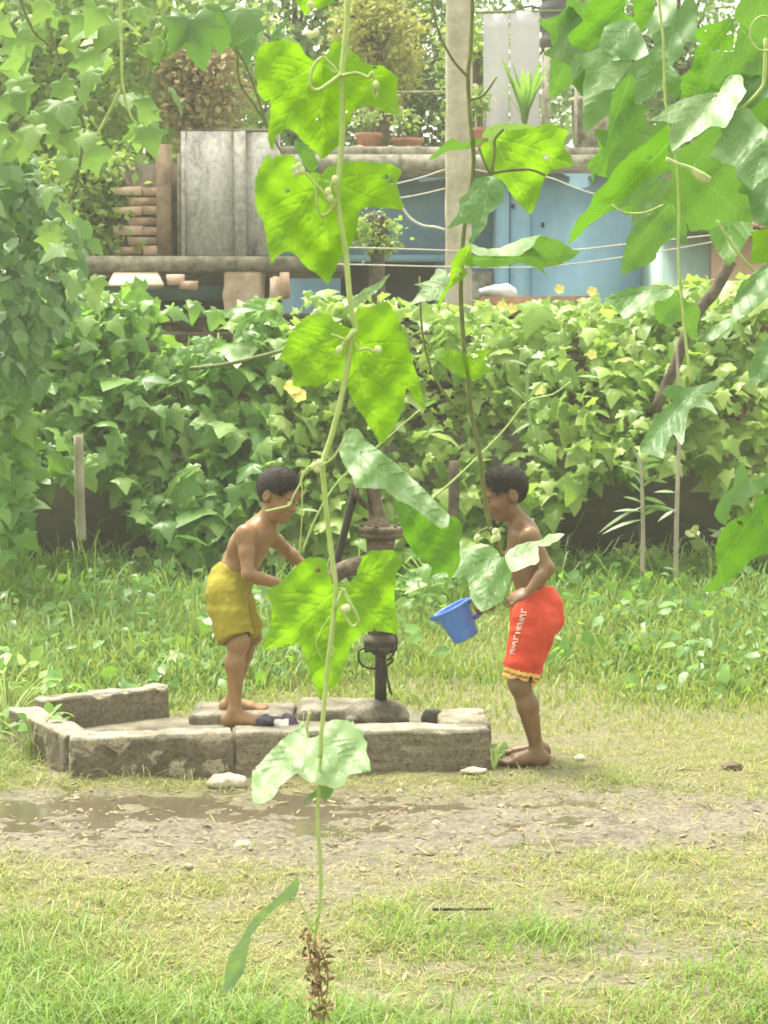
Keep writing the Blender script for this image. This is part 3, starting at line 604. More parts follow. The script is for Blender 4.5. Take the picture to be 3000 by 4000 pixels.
hand(s, g['nwr'], (-.85, -.05, -.42), (.25, .5, -.8), .42); hand(s, g['fwr'], mug_c + axn * H * .28 + u * (r0 + .03) - g['fwr'] + [.03, 0, 0.], (-.5, -.6, -.6), .9)
for a_, b_, c_ in (('nhip', 'nkn', 'nan'), ('fhip', 'fkn', 'fan')):
    s.cone(g[a_], g[b_], .060, .041, .03); s.ell(g[b_] - [.006, 0, 0], (.037, .036, .043), None, .02)
    mid = g[b_] * .68 + g[c_] * .32 + [.010, 0, 0]; s.cone(g[b_], mid, .037, .039, .02); s.cone(mid, g[c_], .039, .0235, .02)
foot(s, g['nan'], (-1, -.12), gz(g['nan'][0] - .08, 7.94) + .004, .19, -1); foot(s, g['fan'], (-1, .1), gz(g['fan'][0] - .08, 8.1) + .004, .19)
cB = W(1974, 1930, 8.02); head(s, cB, (-.95, -.20, -.26), (-.24, 0, .97), 'skin_b', boyB)
s.rough(.006, 11, 4, 2); s.build('body', M['skin_b'], boyB, 2)
M['red'] = plain('red', (.50, .05, .022), (.60, .07, .03), 9, .8, .4, .008, .25)
M['hem_yellow'] = plain('hem_yellow', (.68, .42, .10), (.75, .5, .14), 20, .8, .3, .004)
M['hem_brown'] = plain('hem_brown', (.28, .12, .06), (.34, .16, .08), 20, .8, .3, .004)
nd = g['nkn'] - g['nhip']; nhem = g['nhip'] + nd * .93; fd = g['fkn'] - g['fhip']; fhem = g['fhip'] + fd * .93; ndu = nd / np.linalg.norm(nd); fdu = fd / np.linalg.norm(fd)
def hemmat(c):
    a = -((c - nhem) @ ndu) - .002 * np.sin(c[:, 1] * 60)
    return np.where((a < .012), 1, np.where(a < .022, 2, np.where(a < .036, 1, 0)))
sb = shorts('shorts', dict(ell=[(g['pel'] + [.012, 0, -.01], (.10, .120, .11), B3), (g['belly'] - tb * .05, (.074, .102, .09), B3), (g['pel'] + [.042, 0, -.04], (.074, .106, .085), None)],
    cone=[(g['nhip'] + [0, 0, 0], nhem - ndu * -.02, .090, .066), (g['fhip'], fhem - fdu * -.02, .088, .064)],
    waist=(W(2050, 2316, 8.0), tb + fb * .06), hem=[(1, nhem, nd, nhem + ndu * .1, .14), (1, fhem, fd, fhem + fdu * .1, .14)]), [M['red'], M['hem_yellow'], M['hem_brown']], boyB, hemmat, (.42, 7.76, .25), (.88, 8.28, .98))
# white printed lettering down the side of the shorts
bpy.context.view_layer.update()
b = MB(); okc = 0
def hit(px, py):
    d = ray(px, py); r_, loc, nor, _ = sb.ray_cast(sb.matrix_world.inverted() @ Vector((0, 0, CAM_H)), Vector(d).normalized())
    return (np.array(sb.matrix_world @ loc) + np.array(nor) * .002) if r_ else None
lets = [[(0, 0), (0, 1)], [(0, 1), (1, .5), (0, 0)], [(1, 0), (0, .4), (1, .9)], [(0, 0), (1, 0), (1, 1), (0, 1)], [(0, .5), (1, .5)], [(1, 0), (0, 0), (0, 1), (1, 1)], [(0, 0), (1, 1), (0, 1)]]
for i in range(12):
    t0 = i / 12; cx = 2050 - 52 * t0; cy = 2378 + 178 * t0; wd = 11 * (1 - .45 * t0); pts = [hit(cx + (a - .5) * 2 * wd, cy + c_ * 11) for a, c_ in lets[(i * 3) % 7]]
    pts = [q for q in pts if q is not None]
    if len(pts) > 1: b.tube(pts, .0022, 5, 1); okc += 1
if okc: b.build('lettering', plain('print_white', (.78, .70, .66), (.82, .76, .72), 30, .7, 0), sb)
# ------------------------------------------------------------------ leaf shapes
half = [(0, .02), (.10, -.09), (.24, -.12), (.41, -.05), (.35, .08), (.41, .19), (.60, .33), (.37, .42), (.27, .53), (.23, .68)]
LUF = half + [(0, 1.0)] + [(-x, y) for x, y in half[:0:-1]]
def leaf_template(outline, fold, droop, seed, star=1.):
    r = np.random.default_rng(seed); o = np.array(outline, float); o = o + r.normal(0, .02, o.shape); c = np.array([0, .12]); n = len(o)
    o = c + (o - c) * star
    pts = np.concatenate([[c], c + (o - c) * .5, o]); x, y = pts[:, 0], pts[:, 1]
    z = fold * np.abs(x) - droop * (y - .1) ** 2 - .25 * droop * x ** 2 + r.normal(0, .015, len(pts)); z[n + 1:] -= .05 + .05 * r.random(n)
    f3 = [(0, 1 + i, 1 + (i + 1) % n) for i in range(n)]; f4 = [(1 + i, n + 1 + i, n + 1 + (i + 1) % n, 1 + (i + 1) % n) for i in range(n)]
    f = f3 + [(a, b, c_) for a, b, c_, d in f4] + [(a, c_, d) for a, b, c_, d in f4]
    return np.stack([x, y, z], 1), np.array(f)
def simple_leaf(wd=.3, fold=.15, droop=.2):
    x = np.array([0, wd, wd * .9, 0, -wd * .9, -wd, 0]); y = np.array([0, .3, .65, 1, .65, .3, .5]); z = fold * np.abs(x) - droop * y * y
    return np.stack([x, y, z], 1), np.array([(0, 1, 6), (1, 2, 6), (2, 3, 6), (3, 4, 6), (4, 5, 6), (5, 0, 6)])
def tiny_leaf(wd=.28, fold=.12, droop=.15):
    v = np.array([(0, 0, 0), (wd, .45, fold * wd), (0, 1, -droop), (-wd, .45, fold * wd)]); return v, np.array([(0, 1, 2), (0, 2, 3)])
def frames(nrm, tip):
    z = nrm / np.linalg.norm(nrm, axis=1)[:, None]; y = tip - z * (tip * z).sum(1)[:, None]; y /= np.linalg.norm(y, axis=1)[:, None] + 1e-9
    return np.stack([np.cross(y, z), y, z], 2)           # columns x,y,z
def replicate(tv, tf, pos, fr, size, rnd):
    n = len(pos); v = np.einsum('nij,kj->nki', fr, tv) * np.asarray(size)[:, None, None] + pos[:, None, :]
    f = tf[None] + (np.arange(n) * len(tv))[:, None, None]
    return v.reshape(-1, 3), f.reshape(-1, tf.shape[1]), np.repeat(rnd, len(tv))
def cloud(name, tmpl, pos, nrm, tip, size, mat, parent=None, rnd=None):
    rnd = RNG.random(len(pos)) if rnd is None else rnd
    if not isinstance(tmpl, list): tmpl = [tmpl]
    vs_, fs_, rs_ = [], [], []; off_ = 0; fr = frames(nrm, tip); pick = RNG.integers(0, len(tmpl), len(pos))
    for i, (tv, tf) in enumerate(tmpl):
        k_ = pick == i
        if not k_.any(): continue
        v, f, r = replicate(tv, tf, pos[k_], fr[k_], size[k_], rnd[k_]); vs_.append(v); fs_.append(f + off_); rs_.append(r); off_ += len(v)
    o = obj(name, mesh_np(name, np.concatenate(vs_), np.concatenate(fs_), mat, False, np.concatenate(rs_)), parent)
    o['kind'] = 'stuff' if parent is not None or True else ''
    return o
HT = [leaf_template(LUF, f_, d_, i, s_) for i, (f_, d_, s_) in enumerate([(.12, .25, 1), (-.1, .35, 1.05), (.2, .15, .95), (.05, .5, 1), (-.15, .2, 1.1), (.25, .3, .9)])]
def leaf_meshes(name, mat, T=HT): return [mesh_np(name, v, f, mat, True) for v, f in T]
def place_leaves(parent, meshes, pos, nrm, tip, size, name='leaf'):
    fr = frames(nrm, tip)
    pinv = Matrix.Translation(-Vector(parent.location))
    for i in range(len(pos)):
        o = bpy.data.objects.new(name, meshes[i % len(meshes)]); COL.objects.link(o); o.parent = parent; o.matrix_parent_inverse = pinv
        m4 = Matrix(np.r_[np.c_[fr[i] * size[i], pos[i]], [[0, 0, 0, 1]]].tolist()); o.matrix_basis = m4
def rdir(n, base, spread):
    return np.array(base, float)[None] + RNG.normal(0, 1, (n, 3)) * spread

# ------------------------------------------------------------------ boundary wall behind the climbers
M['old_brick'] = plain('old_brick', (.07, .055, .035), (.20, .14, .09), 9, .95, .3, .004)
M['mortar'] = plain('mortar', (.08, .07, .05), (.17, .145, .11), 7, .95, .5, .01)
M['moss_shade_wall'] = plain('moss_shade_wall', (.025, .03, .015), (.07, .07, .038), 4, .95, .5, .02)  # mossy colour darkened to stand for the shade under the vines
wall = empty('boundary_wall', (0, 15.0, 0), 'old dark brick boundary wall behind the climbing vines', 'wall')
b = MB(); b.box((-5.5, 14.93, -.1), (5.5, 15.12, 1.13), None); b.build('base', M['moss_shade_wall'], wall)
b = MB(); b.box((-5.5, 14.95, 1.13), (5.5, 15.10, 1.93), None); b.build('core', M['mortar'], wall)
bm_ = []
for i in range(4):
    q = MB(); q.box((-.121, -.0, 0), (.121, .10, .068), None, .004); v = np.concatenate(q.v); bm_.append(mesh_np('brick', v, np.array(q.f4), M['old_brick'], False))
bl = bm_; pinv = Matrix.Translation(-Vector(wall.location)); nb = 0
for r_ in range(10):
    for c_ in range(23):
        xx = -2.85 + c_ * .252 + (.126 if r_ % 2 else 0)
        if xx > 2.9: continue
        o = bpy.data.objects.new('brick', bl[(r_ * 7 + c_ * 3) % 4]); COL.objects.link(o); o.parent = wall; o.matrix_parent_inverse = pinv; o.location = (xx, 14.925 + random.uniform(-.008, .006), 1.135 + r_ * .080)
b = MB(); b.box((-5.5, 14.88, 1.935), (5.5, 15.16, 1.985), None, .01); b.build('coping', M['moss_shade_wall'], wall)

# ------------------------------------------------------------------ blue house
HY = 19.0
M['blue_wall'] = plain('blue_wall', (.22, .41, .56), (.30, .50, .64), 3, .8, .2, .004, .2)
M['blue_wall_shaded'] = plain('blue_wall_shaded', (.17, .31, .43), (.23, .38, .50), 3, .8, .2, .004, .2)  # darker copy of the blue, the veranda's shade put into the colour
M['roof_conc'] = plain('roof_conc', (.18, .17, .12), (.52, .50, .42), 11, .9, .3, .004, detail=10)
M['shade_black'] = plain('shade_black', (.02, .022, .02), (.035, .035, .03), 5, .9, 0)  # near-black colour standing in for unlit depth
house = empty('blue_house', (1.5, HY, 0), 'light blue flat roofed house behind the vine covered wall', 'house')
def quadbox(x0, x1, y0, y1, Y0, Y1): # from pixel rectangle on plane Y0 to depth Y1
    a = W(x0, y1, Y0); c = W(x1, y0, Y0); return (a[0], Y0, a[2]), (c[0], Y1, c[2])
def bx(name, x0, x1, y0, y1, Y0, Y1, mat, parent, z0=None, jit=0.):
    a, c = quadbox(x0, x1, y0, y1, Y0, Y1); b = MB(); a = list(a)
    if z0 is not None: a[2] = z0
    b.box(a, c, None, jit); return b.build(name, mat, parent)
bx('front_wall', 1935, 2585, 655, 1400, HY, HY + 3, M['blue_wall'], house, 0)
bx('pillar', 1935, 1990, 655, 1400, HY - .06, HY - .002, M['blue_wall'], house, 0)
bx('pillar', 1992, 2072, 655, 1400, HY - .035, HY - .002, M['blue_wall'], house, 0)
bx('veranda_wall', 1080, 1932, 640, 1015, HY + .45, HY + .65, M['blue_wall_shaded'], house)
bx('veranda_wall', 1080, 1330, 1017, 1400, HY + .45, HY + .65, M['blue_wall_shaded'], house, 0)
bx('veranda_wall', 1700, 1932, 1017, 1400, HY + .45, HY + .65, M['blue_wall_shaded'], house, 0)
bx('doorway_shade', 1300, 1720, 1000, 1400, HY + .67, HY + .9, M['shade_black'], house, 0)  # solid block coloured dark for the shade inside the doorway
bx('lintel', 1340, 1745, 995, 1022, HY + .38, HY + .448, M['blue_wall'], house)
bx('roof_slab', 1060, 2720, 605, 662, HY - .35, HY + 5, M['roof_conc'], house, jit=.01)
bx('parapet', 1060, 2720, 575, 603, HY - .25, HY + .1, M['roof_conc'], house, jit=.015)
b = MB(); b.tube([W(2578, 660, HY - .12), W(2578, 1300, HY - .12)], .03, 10); b.build('drain_pipe', M['blue_wall'], house, True)
bx('shutter_box', 1838, 1925, 1060, 1400, HY + .3, HY + .5, M['roof_conc'], house, 0)
for (px, py) in ((2003, 805), (2120, 878)):
    bx('bolt_hole', px - 6, px + 6, py - 9, py + 9, HY - .05 if px < 2072 else HY - .015, HY - .0, M['shade_black'], house)
# low neighbour with a rusty roof
M['turq'] = plain('turq', (.30, .46, .42), (.38, .54, .5), 4, .8, .1, .004)
M['pink'] = plain('pink', (.62, .42, .28), (.70, .5, .36), 4, .8, .1, .004)
M['tin'] = plain('tin', (.30, .16, .09), (.52, .33, .22), 9, .7, .4, .01)
low = empty('lean_to_shed', (3.2, 17.6, 0), 'low shed with rusty sheet roof, turquoise and peach walls', 'shed')
bx('wall', 2585, 2775, 905, 1300, 17.6, 19, M['turq'], low, 0); bx('wall', 2776, 3120, 905, 1300, 17.58, 19, M['pink'], low, 0)
bm2 = MB(); q = [W(2505, 858, 17.1), W(3120, 905, 17.1), W(3120, 780, 18.6), W(2600, 808, 18.6)]; up_ = np.array([0, 0, .03])
for i in range(8):
    t0, t1 = i / 8, (i + 1) / 8 - .004; A_ = q[0] * (1 - t0) + q[1] * t0; B_ = q[0] * (1 - t1) + q[1] * t1; C_ = q[3] * (1 - t1) + q[2] * t1; D_ = q[3] * (1 - t0) + q[2] * t0
    e = up_ * (.3 if i % 2 else 0); b = MB(); b.box(None, None, np.array([A_ + e, A_ + up_ + e, D_ + e, D_ + up_ + e, B_ + e, B_ + up_ + e, C_ + e, C_ + up_ + e])); b.build('roof_sheet', M['tin'], low)
bx('beam', 2560, 3120, 880, 900, 17.3, 17.38, M['bark'], low)
# rooftop things
M['terracotta'] = plain('terracotta', (.30, .14, .09), (.42, .22, .15), 9, .85, .3, .005)
M['sheet'] = plain('sheet', (.52, .51, .55), (.60, .59, .62), 3, .8, .3, .02)
M['black_plastic'] = plain('black_plastic', (.04, .04, .045), (.08, .08, .085), 5, .5, .1, .004, .4)
RY = 19.15; rz = W(1500, 600, RY)[2]
def pot(px, wpx, ytop, ybot, label, plant=True, sd=0, mat='terracotta'):
    c = W(px, ybot, RY); h_ = W(px, ytop, RY)[2] - c[2]; r_ = wpx / 2 / PXM(RY); e = empty('flower_pot', c, label, 'flower pot')
    b = MB(); b.lathe([(0, 0), (r_ * .72, 0), (r_ * .92, h_ * .8), (r_ * 1.0, h_ * .8), (r_ * 1.03, h_), (r_ * .93, h_), (r_ * .9, h_ * .86), (0, h_ * .84)], c, n=20); b.build('pot', M[mat], e, True)
    if plant:
        rr = np.random.default_rng(sd); b = MB(); tips = []
        for i in range(6):
            a = rr.uniform(-1, 1, 2); tp = c + [a[0] * r_ * 1.3, a[1] * r_, h_ + rr.uniform(.15, .42)]; b.tube([c + [a[0] * r_ * .4, a[1] * r_ * .4, h_ * .8], (c + tp) / 2 + [0, 0, h_ * .5], tp], [.007, .005, .003], 5); tips += [tp * t_ + (c + [0, 0, h_]) * (1 - t_) for t_ in (.5, .65, .8, 1)]
        b.build('stalk', M['stem_dark'], e, True); tips = np.repeat(np.array(tips), 3, 0) + rr.normal(0, .03, (len(tips) * 3, 3)); n_ = len(tips)
        cloud('foliage', simple_leaf(.28), tips, rdir(n_, (0, -.5, .8), .5), rdir(n_, (0, 0, .2), .7), rr.uniform(.05, .10, n_), M['tree_leaf'], e)
    return e
pot(1440, 105, 522, 598, 'terracotta pot with thin dry stalks next to the rubble on the roof edge', True, 1)
pot(1592, 125, 543, 606, 'wide terracotta bowl pot with bare sticks left of the concrete pole', True, 2)
pot(1878, 70, 500, 580, 'small brown pot with dried plant just right of the concrete pole', True, 3)
# agave-like plant
c = W(2050, 520, 19.3); e = empty('rooftop_plant', c, 'broad strap leaved light green plant in a tub on the roof', 'plant')
b = MB(); b.lathe([(0, 0), (.13, 0), (.17, .2), (.16, .2), (0, .18)], c - [0, 0, .15], n=18); b.build('tub', M['roof_conc'], e, True)
for i in range(18):
    a = i * 2.4; sp = .14 + .22 * random.random(); h_ = .45 + .35 * random.random(); q = c + [0, 0, .03]
    d_ = np.array([math.cos(a), math.sin(a) * .7, 0]); side_ = np.array([-d_[1], d_[0], 0]); vv = []
    for t_, w_ in ((0, .012), (.3, .03), (.6, .045), (.85, .03), (1, .004)):
        pnt = q + d_ * sp * t_ ** 1.5 + [0, 0, h_ * (t_ - .12 * t_ * t_)]; vv += [pnt + side_ * w_, pnt - side_ * w_ + d_ * .004]
    b = MB(); b.add(vv, [(2 * i_, 2 * i_ + 1, 2 * i_ + 3, 2 * i_ + 2) for i_ in range(4)]); b.build('strap_leaf', M['hedge_leaf'], e, True)
# pale sheets hung on the roof
for i, (x0_, x1_) in enumerate(((1888, 1988), (1992, 2108))):
    n_ = 14; vv = []; ff = []
    for a in range(n_):
        for c_ in range(10):
            p_ = W(x0_ + (x1_ - x0_) * a / (n_ - 1), (45 if i else 55) + (560 - 45) * c_ / 9, 19.75); p_[1] += .012 * math.sin(a * .6 + i); vv.append(p_)
    for a in range(n_ - 1):
        for c_ in range(9): ff.append((a * 10 + c_, a * 10 + 10 + c_, a * 10 + 11 + c_, a * 10 + c_ + 1))
    o = obj('hanging_sheet', mesh_np('hanging_sheet', vv, np.array(ff), M['sheet'])); so = o.modifiers.new('th', 'SOLIDIFY'); so.thickness = .006
    tag(o, ['narrow pale grey sheet hung on the roof next to the concrete pole', 'wide pale grey sheet hung on the roof behind the strap leaved plant'][i], 'sheet')
b = MB(); b.tube([W(1860, 48, 19.76), W(2330, 40, 19.76)], .012, 6); tag(b.build('clothes_rail', M['stem_dark'], None, True), 'thin rail on the roof carrying the pale grey sheets', 'rail')
tk = empty('water_tank', W(2210, 600, 20.4), 'black ribbed plastic water tank on the roof', 'water tank'); c = W(2200, 200, 20.4)
b = MB(); pr = [(0, 0), (.22, 0)]
for i in range(6): pr += [(.22, .02 + i * .16), (.24, .05 + i * .16), (.24, .12 + i * .16), (.22, .15 + i * .16)]
pr += [(.19, 1.02), (.10, 1.1), (0, 1.1)]; b.lathe(pr, c, n=32); b.build('shell', M['black_plastic'], tk, True)
for dx in (-.17, .17):
    for dy in (-.2, .2): b = MB(); b.box((c[0] + dx - .03, c[1] + dy - .03, rz), (c[0] + dx + .03, c[1] + dy + .03, c[2]), None); b.build('leg', M['roof_conc'], tk)
c = W(2310, 575, 19.4); e = empty('storage_bin', c, 'grey weathered bin standing on the roof edge', 'bin'); b = MB()
b.lathe([(0, 0), (.17, 0), (.2, .42), (.22, .42), (.22, .46), (0, .47)], c, n=20); b.build('shell', M['roof_conc'], e, True); b = MB(); b.lathe([(.2, .42), (.215, .425), (.2, .43)], c, n=20); b.build('band', M['bark'], e, True)
for i, (px, y0_, y1_) in enumerate(((2248, 310, 600), (1860, 330, 600))):
    b = MB(); b.tube([W(px, y1_, 19.2), W(px + 3, y0_, 19.2)], .018, 6); tag(b.build('rebar_post', M['roof_conc'], None, True), ['thin upright rod on the roof in front of the grey bin', 'thin upright rod on the roof behind the concrete pole'][i], 'post')
b = MB(); b.tube([W(1540, 360, 19.6), W(1720, 358, 19.6)], .012, 6); b.tube([W(1540, 360, 19.6), W(1540, 600, 19.6)], .010, 6); tag(b.build('rail', M['roof_conc'], None, True), 'pale thin rail left of the pole above the pots', 'rail')
for i in range(9):
    px = 1380 + 30 * i; 
    s = SDF(W(px, 592, 18.9) - .14, W(px, 592, 18.9) + .14, .014); q = W(px + random.uniform(-8, 8), 592 + random.uniform(-4, 4), 18.9); s.ell(q, (random.uniform(.05, .09), .06, random.uniform(.03, .06))); s.rough(.02, 12, i)
    tag(s.build('rubble', M['roof_conc'], None, 1), 'lump of pale concrete rubble along the roof edge', 'rubble', 'rubble along the roof edge')

# ------------------------------------------------------------------ concrete pole and wires
M['pole'] = plain('pole', (.36, .32, .24), (.56, .52, .42), 7, .9, .7, .012, detail=10)
PLY = 15.6; c = W(1790, 1300, PLY); b = MB(); hw = 50 / PXM(PLY)
pole = empty('utility_pole', (c[0], PLY, 0), 'weathered square concrete utility pole rising behind the vines', 'pole')
ztop = W(1790, -260, PLY)[2]; vv = []; ff = []; nz_ = 26
for i in range(nz_ + 1):
    z_ = i / nz_ * ztop; w_ = hw * (1.06 - .08 * i / nz_)
    for sx_, sy_ in ((-1, -.8), (-.8, -1), (.8, -1), (1, -.8), (1, .8), (.8, 1), (-.8, 1), (-1, .8)): vv.append((c[0] + sx_ * w_ + random.uniform(-.005, .005), PLY + sy_ * w_ + random.uniform(-.005, .005), z_))
for i in range(nz_):
    for k_ in range(8): ff.append((i * 8 + k_, i * 8 + (k_ + 1) % 8, i * 8 + 8 + (k_ + 1) % 8, i * 8 + 8 + k_))
ff += [(nz_ * 8, nz_ * 8 + 1, nz_ * 8 + 2, nz_ * 8 + 3), (nz_ * 8, nz_ * 8 + 3, nz_ * 8 + 4, nz_ * 8 + 7), (nz_ * 8 + 7, nz_ * 8 + 4, nz_ * 8 + 5, nz_ * 8 + 6)]
obj('shaft', mesh_np('shaft', vv, np.array(ff), M['pole'], False), pole)
M['wire'] = plain('wire', (.5, .48, .42), (.65, .62, .56), 20, .6, 0)
wl = [('thin pale wire slanting up to the concrete pole, topmost below the roof', [(1250, 760), (1560, 715), (1738, 662)]), ('thin pale wire meeting the concrete pole below the topmost wire', [(1250, 800), (1570, 772), (1738, 736)]), ('thick pale cable sagging onto the concrete pole', [(1560, 790), (1600, 850), (1650, 880), (1700, 887), (1738, 898)]), ('pale wire running level across the blue wall to the shed', [(1250, 965), (1500, 970), (1738, 978), (2000, 985), (2250, 975), (2500, 948), (2960, 900)]), ('pale wire low across the blue wall just above the vines', [(1250, 1030), (1738, 1042), (2000, 1045), (2200, 1035), (2560, 985), (2960, 912)]), ('thin wire slanting from the pole to the leaves right of it', [(1842, 660), (1960, 680), (2130, 690), (2250, 735), (2330, 760)])]
for i, (lb_, pts) in enumerate(wl):
    b = MB(); b.tube([W(x_, y_, PLY - .12 - .01 * i) for x_, y_ in pts], [.011 if i == 2 else .0058], 6); tag(b.build('wire', M['wire'], None, True), lb_, 'wire')

# ------------------------------------------------------------------ ruined brick building on the left
LY = 16.6
m, t, p, o = newmat('stucco'); tc = N(t, 'ShaderNodeTexCoord').outputs['Object']; mp = N(t, 'ShaderNodeMapping'); mp.inputs['Scale'].default_value = (1, 1, .4); t.links.new(tc, mp.inputs[0])
n1 = noise(t, 5.5, 10, .75, mp.outputs[0], .6); n2 = noise(t, 30, 8, .75)
c = mixc(t, .45, ramp(t, n1, [(.36, (.11, .11, .105)), (.45, (.36, .36, .335)), (.58, (.62, .61, .56))]), ramp(t, n2, [(.38, (.14, .14, .135)), (.6, (.48, .47, .44))]))
t.links.new(c, p.inputs['Base Color']); p.inputs['Roughness'].default_value = .9; bump(t, n2, .3, .006, p.inputs['Normal']); M['stucco'] = m
M['stucco_edge'] = plain('stucco_edge', (.27, .26, .24), (.54, .53, .48), 14, .9, .3, .004, grit=.7)
M['brick'] = plain('brick', (.36, .23, .15), (.62, .45, .33), 8, .95, .3, .004)
M['brick_plaster'] = plain('brick_plaster', (.62, .44, .33), (.75, .58, .46), 5, .95, .4, .01)
M['ledge'] = plain('ledge', (.09, .085, .06), (.27, .25, .19), 12, .95, .3, .004, detail=10)
M['teal'] = plain('teal', (.06, .12, .10), (.10, .17, .145), 4, .8, .3, .01)
M['pillar_brown'] = plain('pillar_brown', (.14, .10, .06), (.30, .22, .15), 9, .95, .3, .004)
ruin = empty('ruined_building', W(760, 1400, LY), 'ruined building with grey stained wall and bare bricks on a ledge', 'building')
bx('stained_wall', 722, 915, 512, 998, LY, LY + .15, M['stucco'], ruin)
bx('corner_strip', 916, 958, 512, 998, LY - .03, LY + .16, M['stucco_edge'], ruin, jit=.008)
bx('stained_wall', 959, 1090, 516, 998, LY + .01, LY + .16, M['stucco'], ruin)
bx('edge_strip', 708, 721, 512, 998, LY - .02, LY + .17, M['stucco_edge'], ruin, jit=.006)
bx('wall_cap', 708, 1092, 503, 511, LY - .01, LY + .17, M['stucco'], ruin, jit=.012)
bx('ledge', 262, 1330, 1000, 1058, LY - .25, LY + 1.2, M['ledge'], ruin, jit=.012)
bx('inner_wall', 470, 712, 640, 998, LY + .22, LY + .35, M['mortar'], ruin)
bx('pillar', 612, 664, 560, 998, LY + .02, LY + .16, M['pillar_brown'], ruin, jit=.01)
bx('pillar', 694, 706, 600, 998, LY + .03, LY + .15, M['ledge'], ruin)
pinv = Matrix.Translation(-Vector(ruin.location)); bms = []
for i in range(6):
    q = MB(); q.box((-.118, 0, 0), (.118, .11, .066), None, .009); bms.append(mesh_np('brick', np.concatenate(q.v), np.array(q.f4), M['brick'] if i % 3 else M['brick_plaster'], False))
o0 = W(478, 996, LY + .2); 
for r_ in range(9):
    for c_ in range(3):
        if (r_ == 8 and c_ != 2) or (r_ == 7 and c_ == 0): continue
        xx = o0[0] + .05 + c_ * .247 + (.12 if r_ % 2 else 0)
        if xx > W(700, 900, LY + .2)[0] - .08: continue
        o = bpy.data.objects.new('brick', random.choice(bms)); COL.objects.link(o); o.parent = ruin; o.matrix_parent_inverse = pinv
        o.location = (xx, LY + .16 + random.uniform(-.012, .012), o0[2] + .004 + r_ * .082)
for i, (px, py) in enumerate([(372, 950), (388, 985), (450, 975), (445, 930)]):
    o = bpy.data.objects.new('brick', bms[0 if i % 2 else 3]); COL.objects.link(o); o.parent = ruin; o.matrix_parent_inverse = pinv; o.location = V(W(px, py, LY + .3)); o.rotation_euler = (0, 0, random.uniform(-.3, 1.4))
bx('recess_shade', 262, 1100, 1060, 1330, LY + 1.0, LY + 1.1, M['shade_black'], ruin, 0)  # slab coloured near black as the shade below the ledge
bx('beam', 300, 880, 1118, 1172, LY - .1, LY + .1, M['teal'], ruin)
s = SDF(W(860, 1330, LY - .1) - [.05, .3, 0], W(1060, 1060, LY - .1) + [.05, .3, .02], .016); q0_, q1_ = W(880, 1200, LY - .1), W(1030, 1200, LY - .1)
s.wall((q0_[0], q0_[1]), (q1_[0], q1_[1]), .3, W(0, 1330, LY)[2], W(0, 1062, LY)[2], .03); s.rough(.03, 5, 3); s.build('masonry_pier', plain('pier', (.34, .25, .17), (.56, .44, .33), 6, .95, .6, .02, detail=9), ruin, 1)
tv = [W(422, 1118, LY - .5), W(640, 1118, LY - .5), W(610, 1062, LY - .2), W(450, 1062, LY - .2)]; b = MB(); b.box(None, None, np.array([tv[0], tv[0] + up_ * .6, tv[3], tv[3] + up_ * .6, tv[1], tv[1] + up_ * .6, tv[2], tv[2] + up_ * .6]))
tag(b.build('awning_board', plain('awning', (.72, .52, .38), (.80, .62, .48), 4, .8, .2, .005)), 'small peach coloured sloping board below the ledge of the ruined building', 'board')
for i, (px, py) in enumerate([(680, 1090), (735, 1110), (1085, 1130), (1110, 1120), (1065, 1140)]):
    q = W(px, py, LY - .3); b = MB(); b.box(q - [.03 + .03 * (i < 2), .04, .04 + .05 * (i > 1)], q + [.04 + .04 * (i < 2), .04, .03 + .08 * (i > 1)], None, .012); tag(b.build('broken_brick', random.choice([M['brick'], M['brick_plaster']])), ['broken reddish brick lying flat below the ledge beside the peach board', 'upright broken brick beside the masonry pier under the ledge'][i > 1], 'brick', 'broken bricks under the ledge')
# bundle and brown sheet on the wall top
q = W(1940, 1140, 15.0); s = SDF(q - .3, q + .3, .014); s.ell(q, (.13, .1, .05)); s.ell(q + [.08, 0, -.01], (.09, .09, .06)); s.rough(.035, 12, 2); tag(s.build('cloth_bundle', M['sheet'], None, 1), 'pale grey cloth bundle lying on top of the boundary wall', 'bundle')
b = MB(); a_, c_ = quadbox(1880, 2330, 1158, 1240, 14.86, 14.875); b.box(a_, c_, None, .008); tag(b.build('rusty_sheet', plain('brown_sheet', (.14, .075, .035), (.24, .14, .07), 6, .8, .4, .01)), 'rusty brown sheet along the wall top under the blue wall', 'sheet')

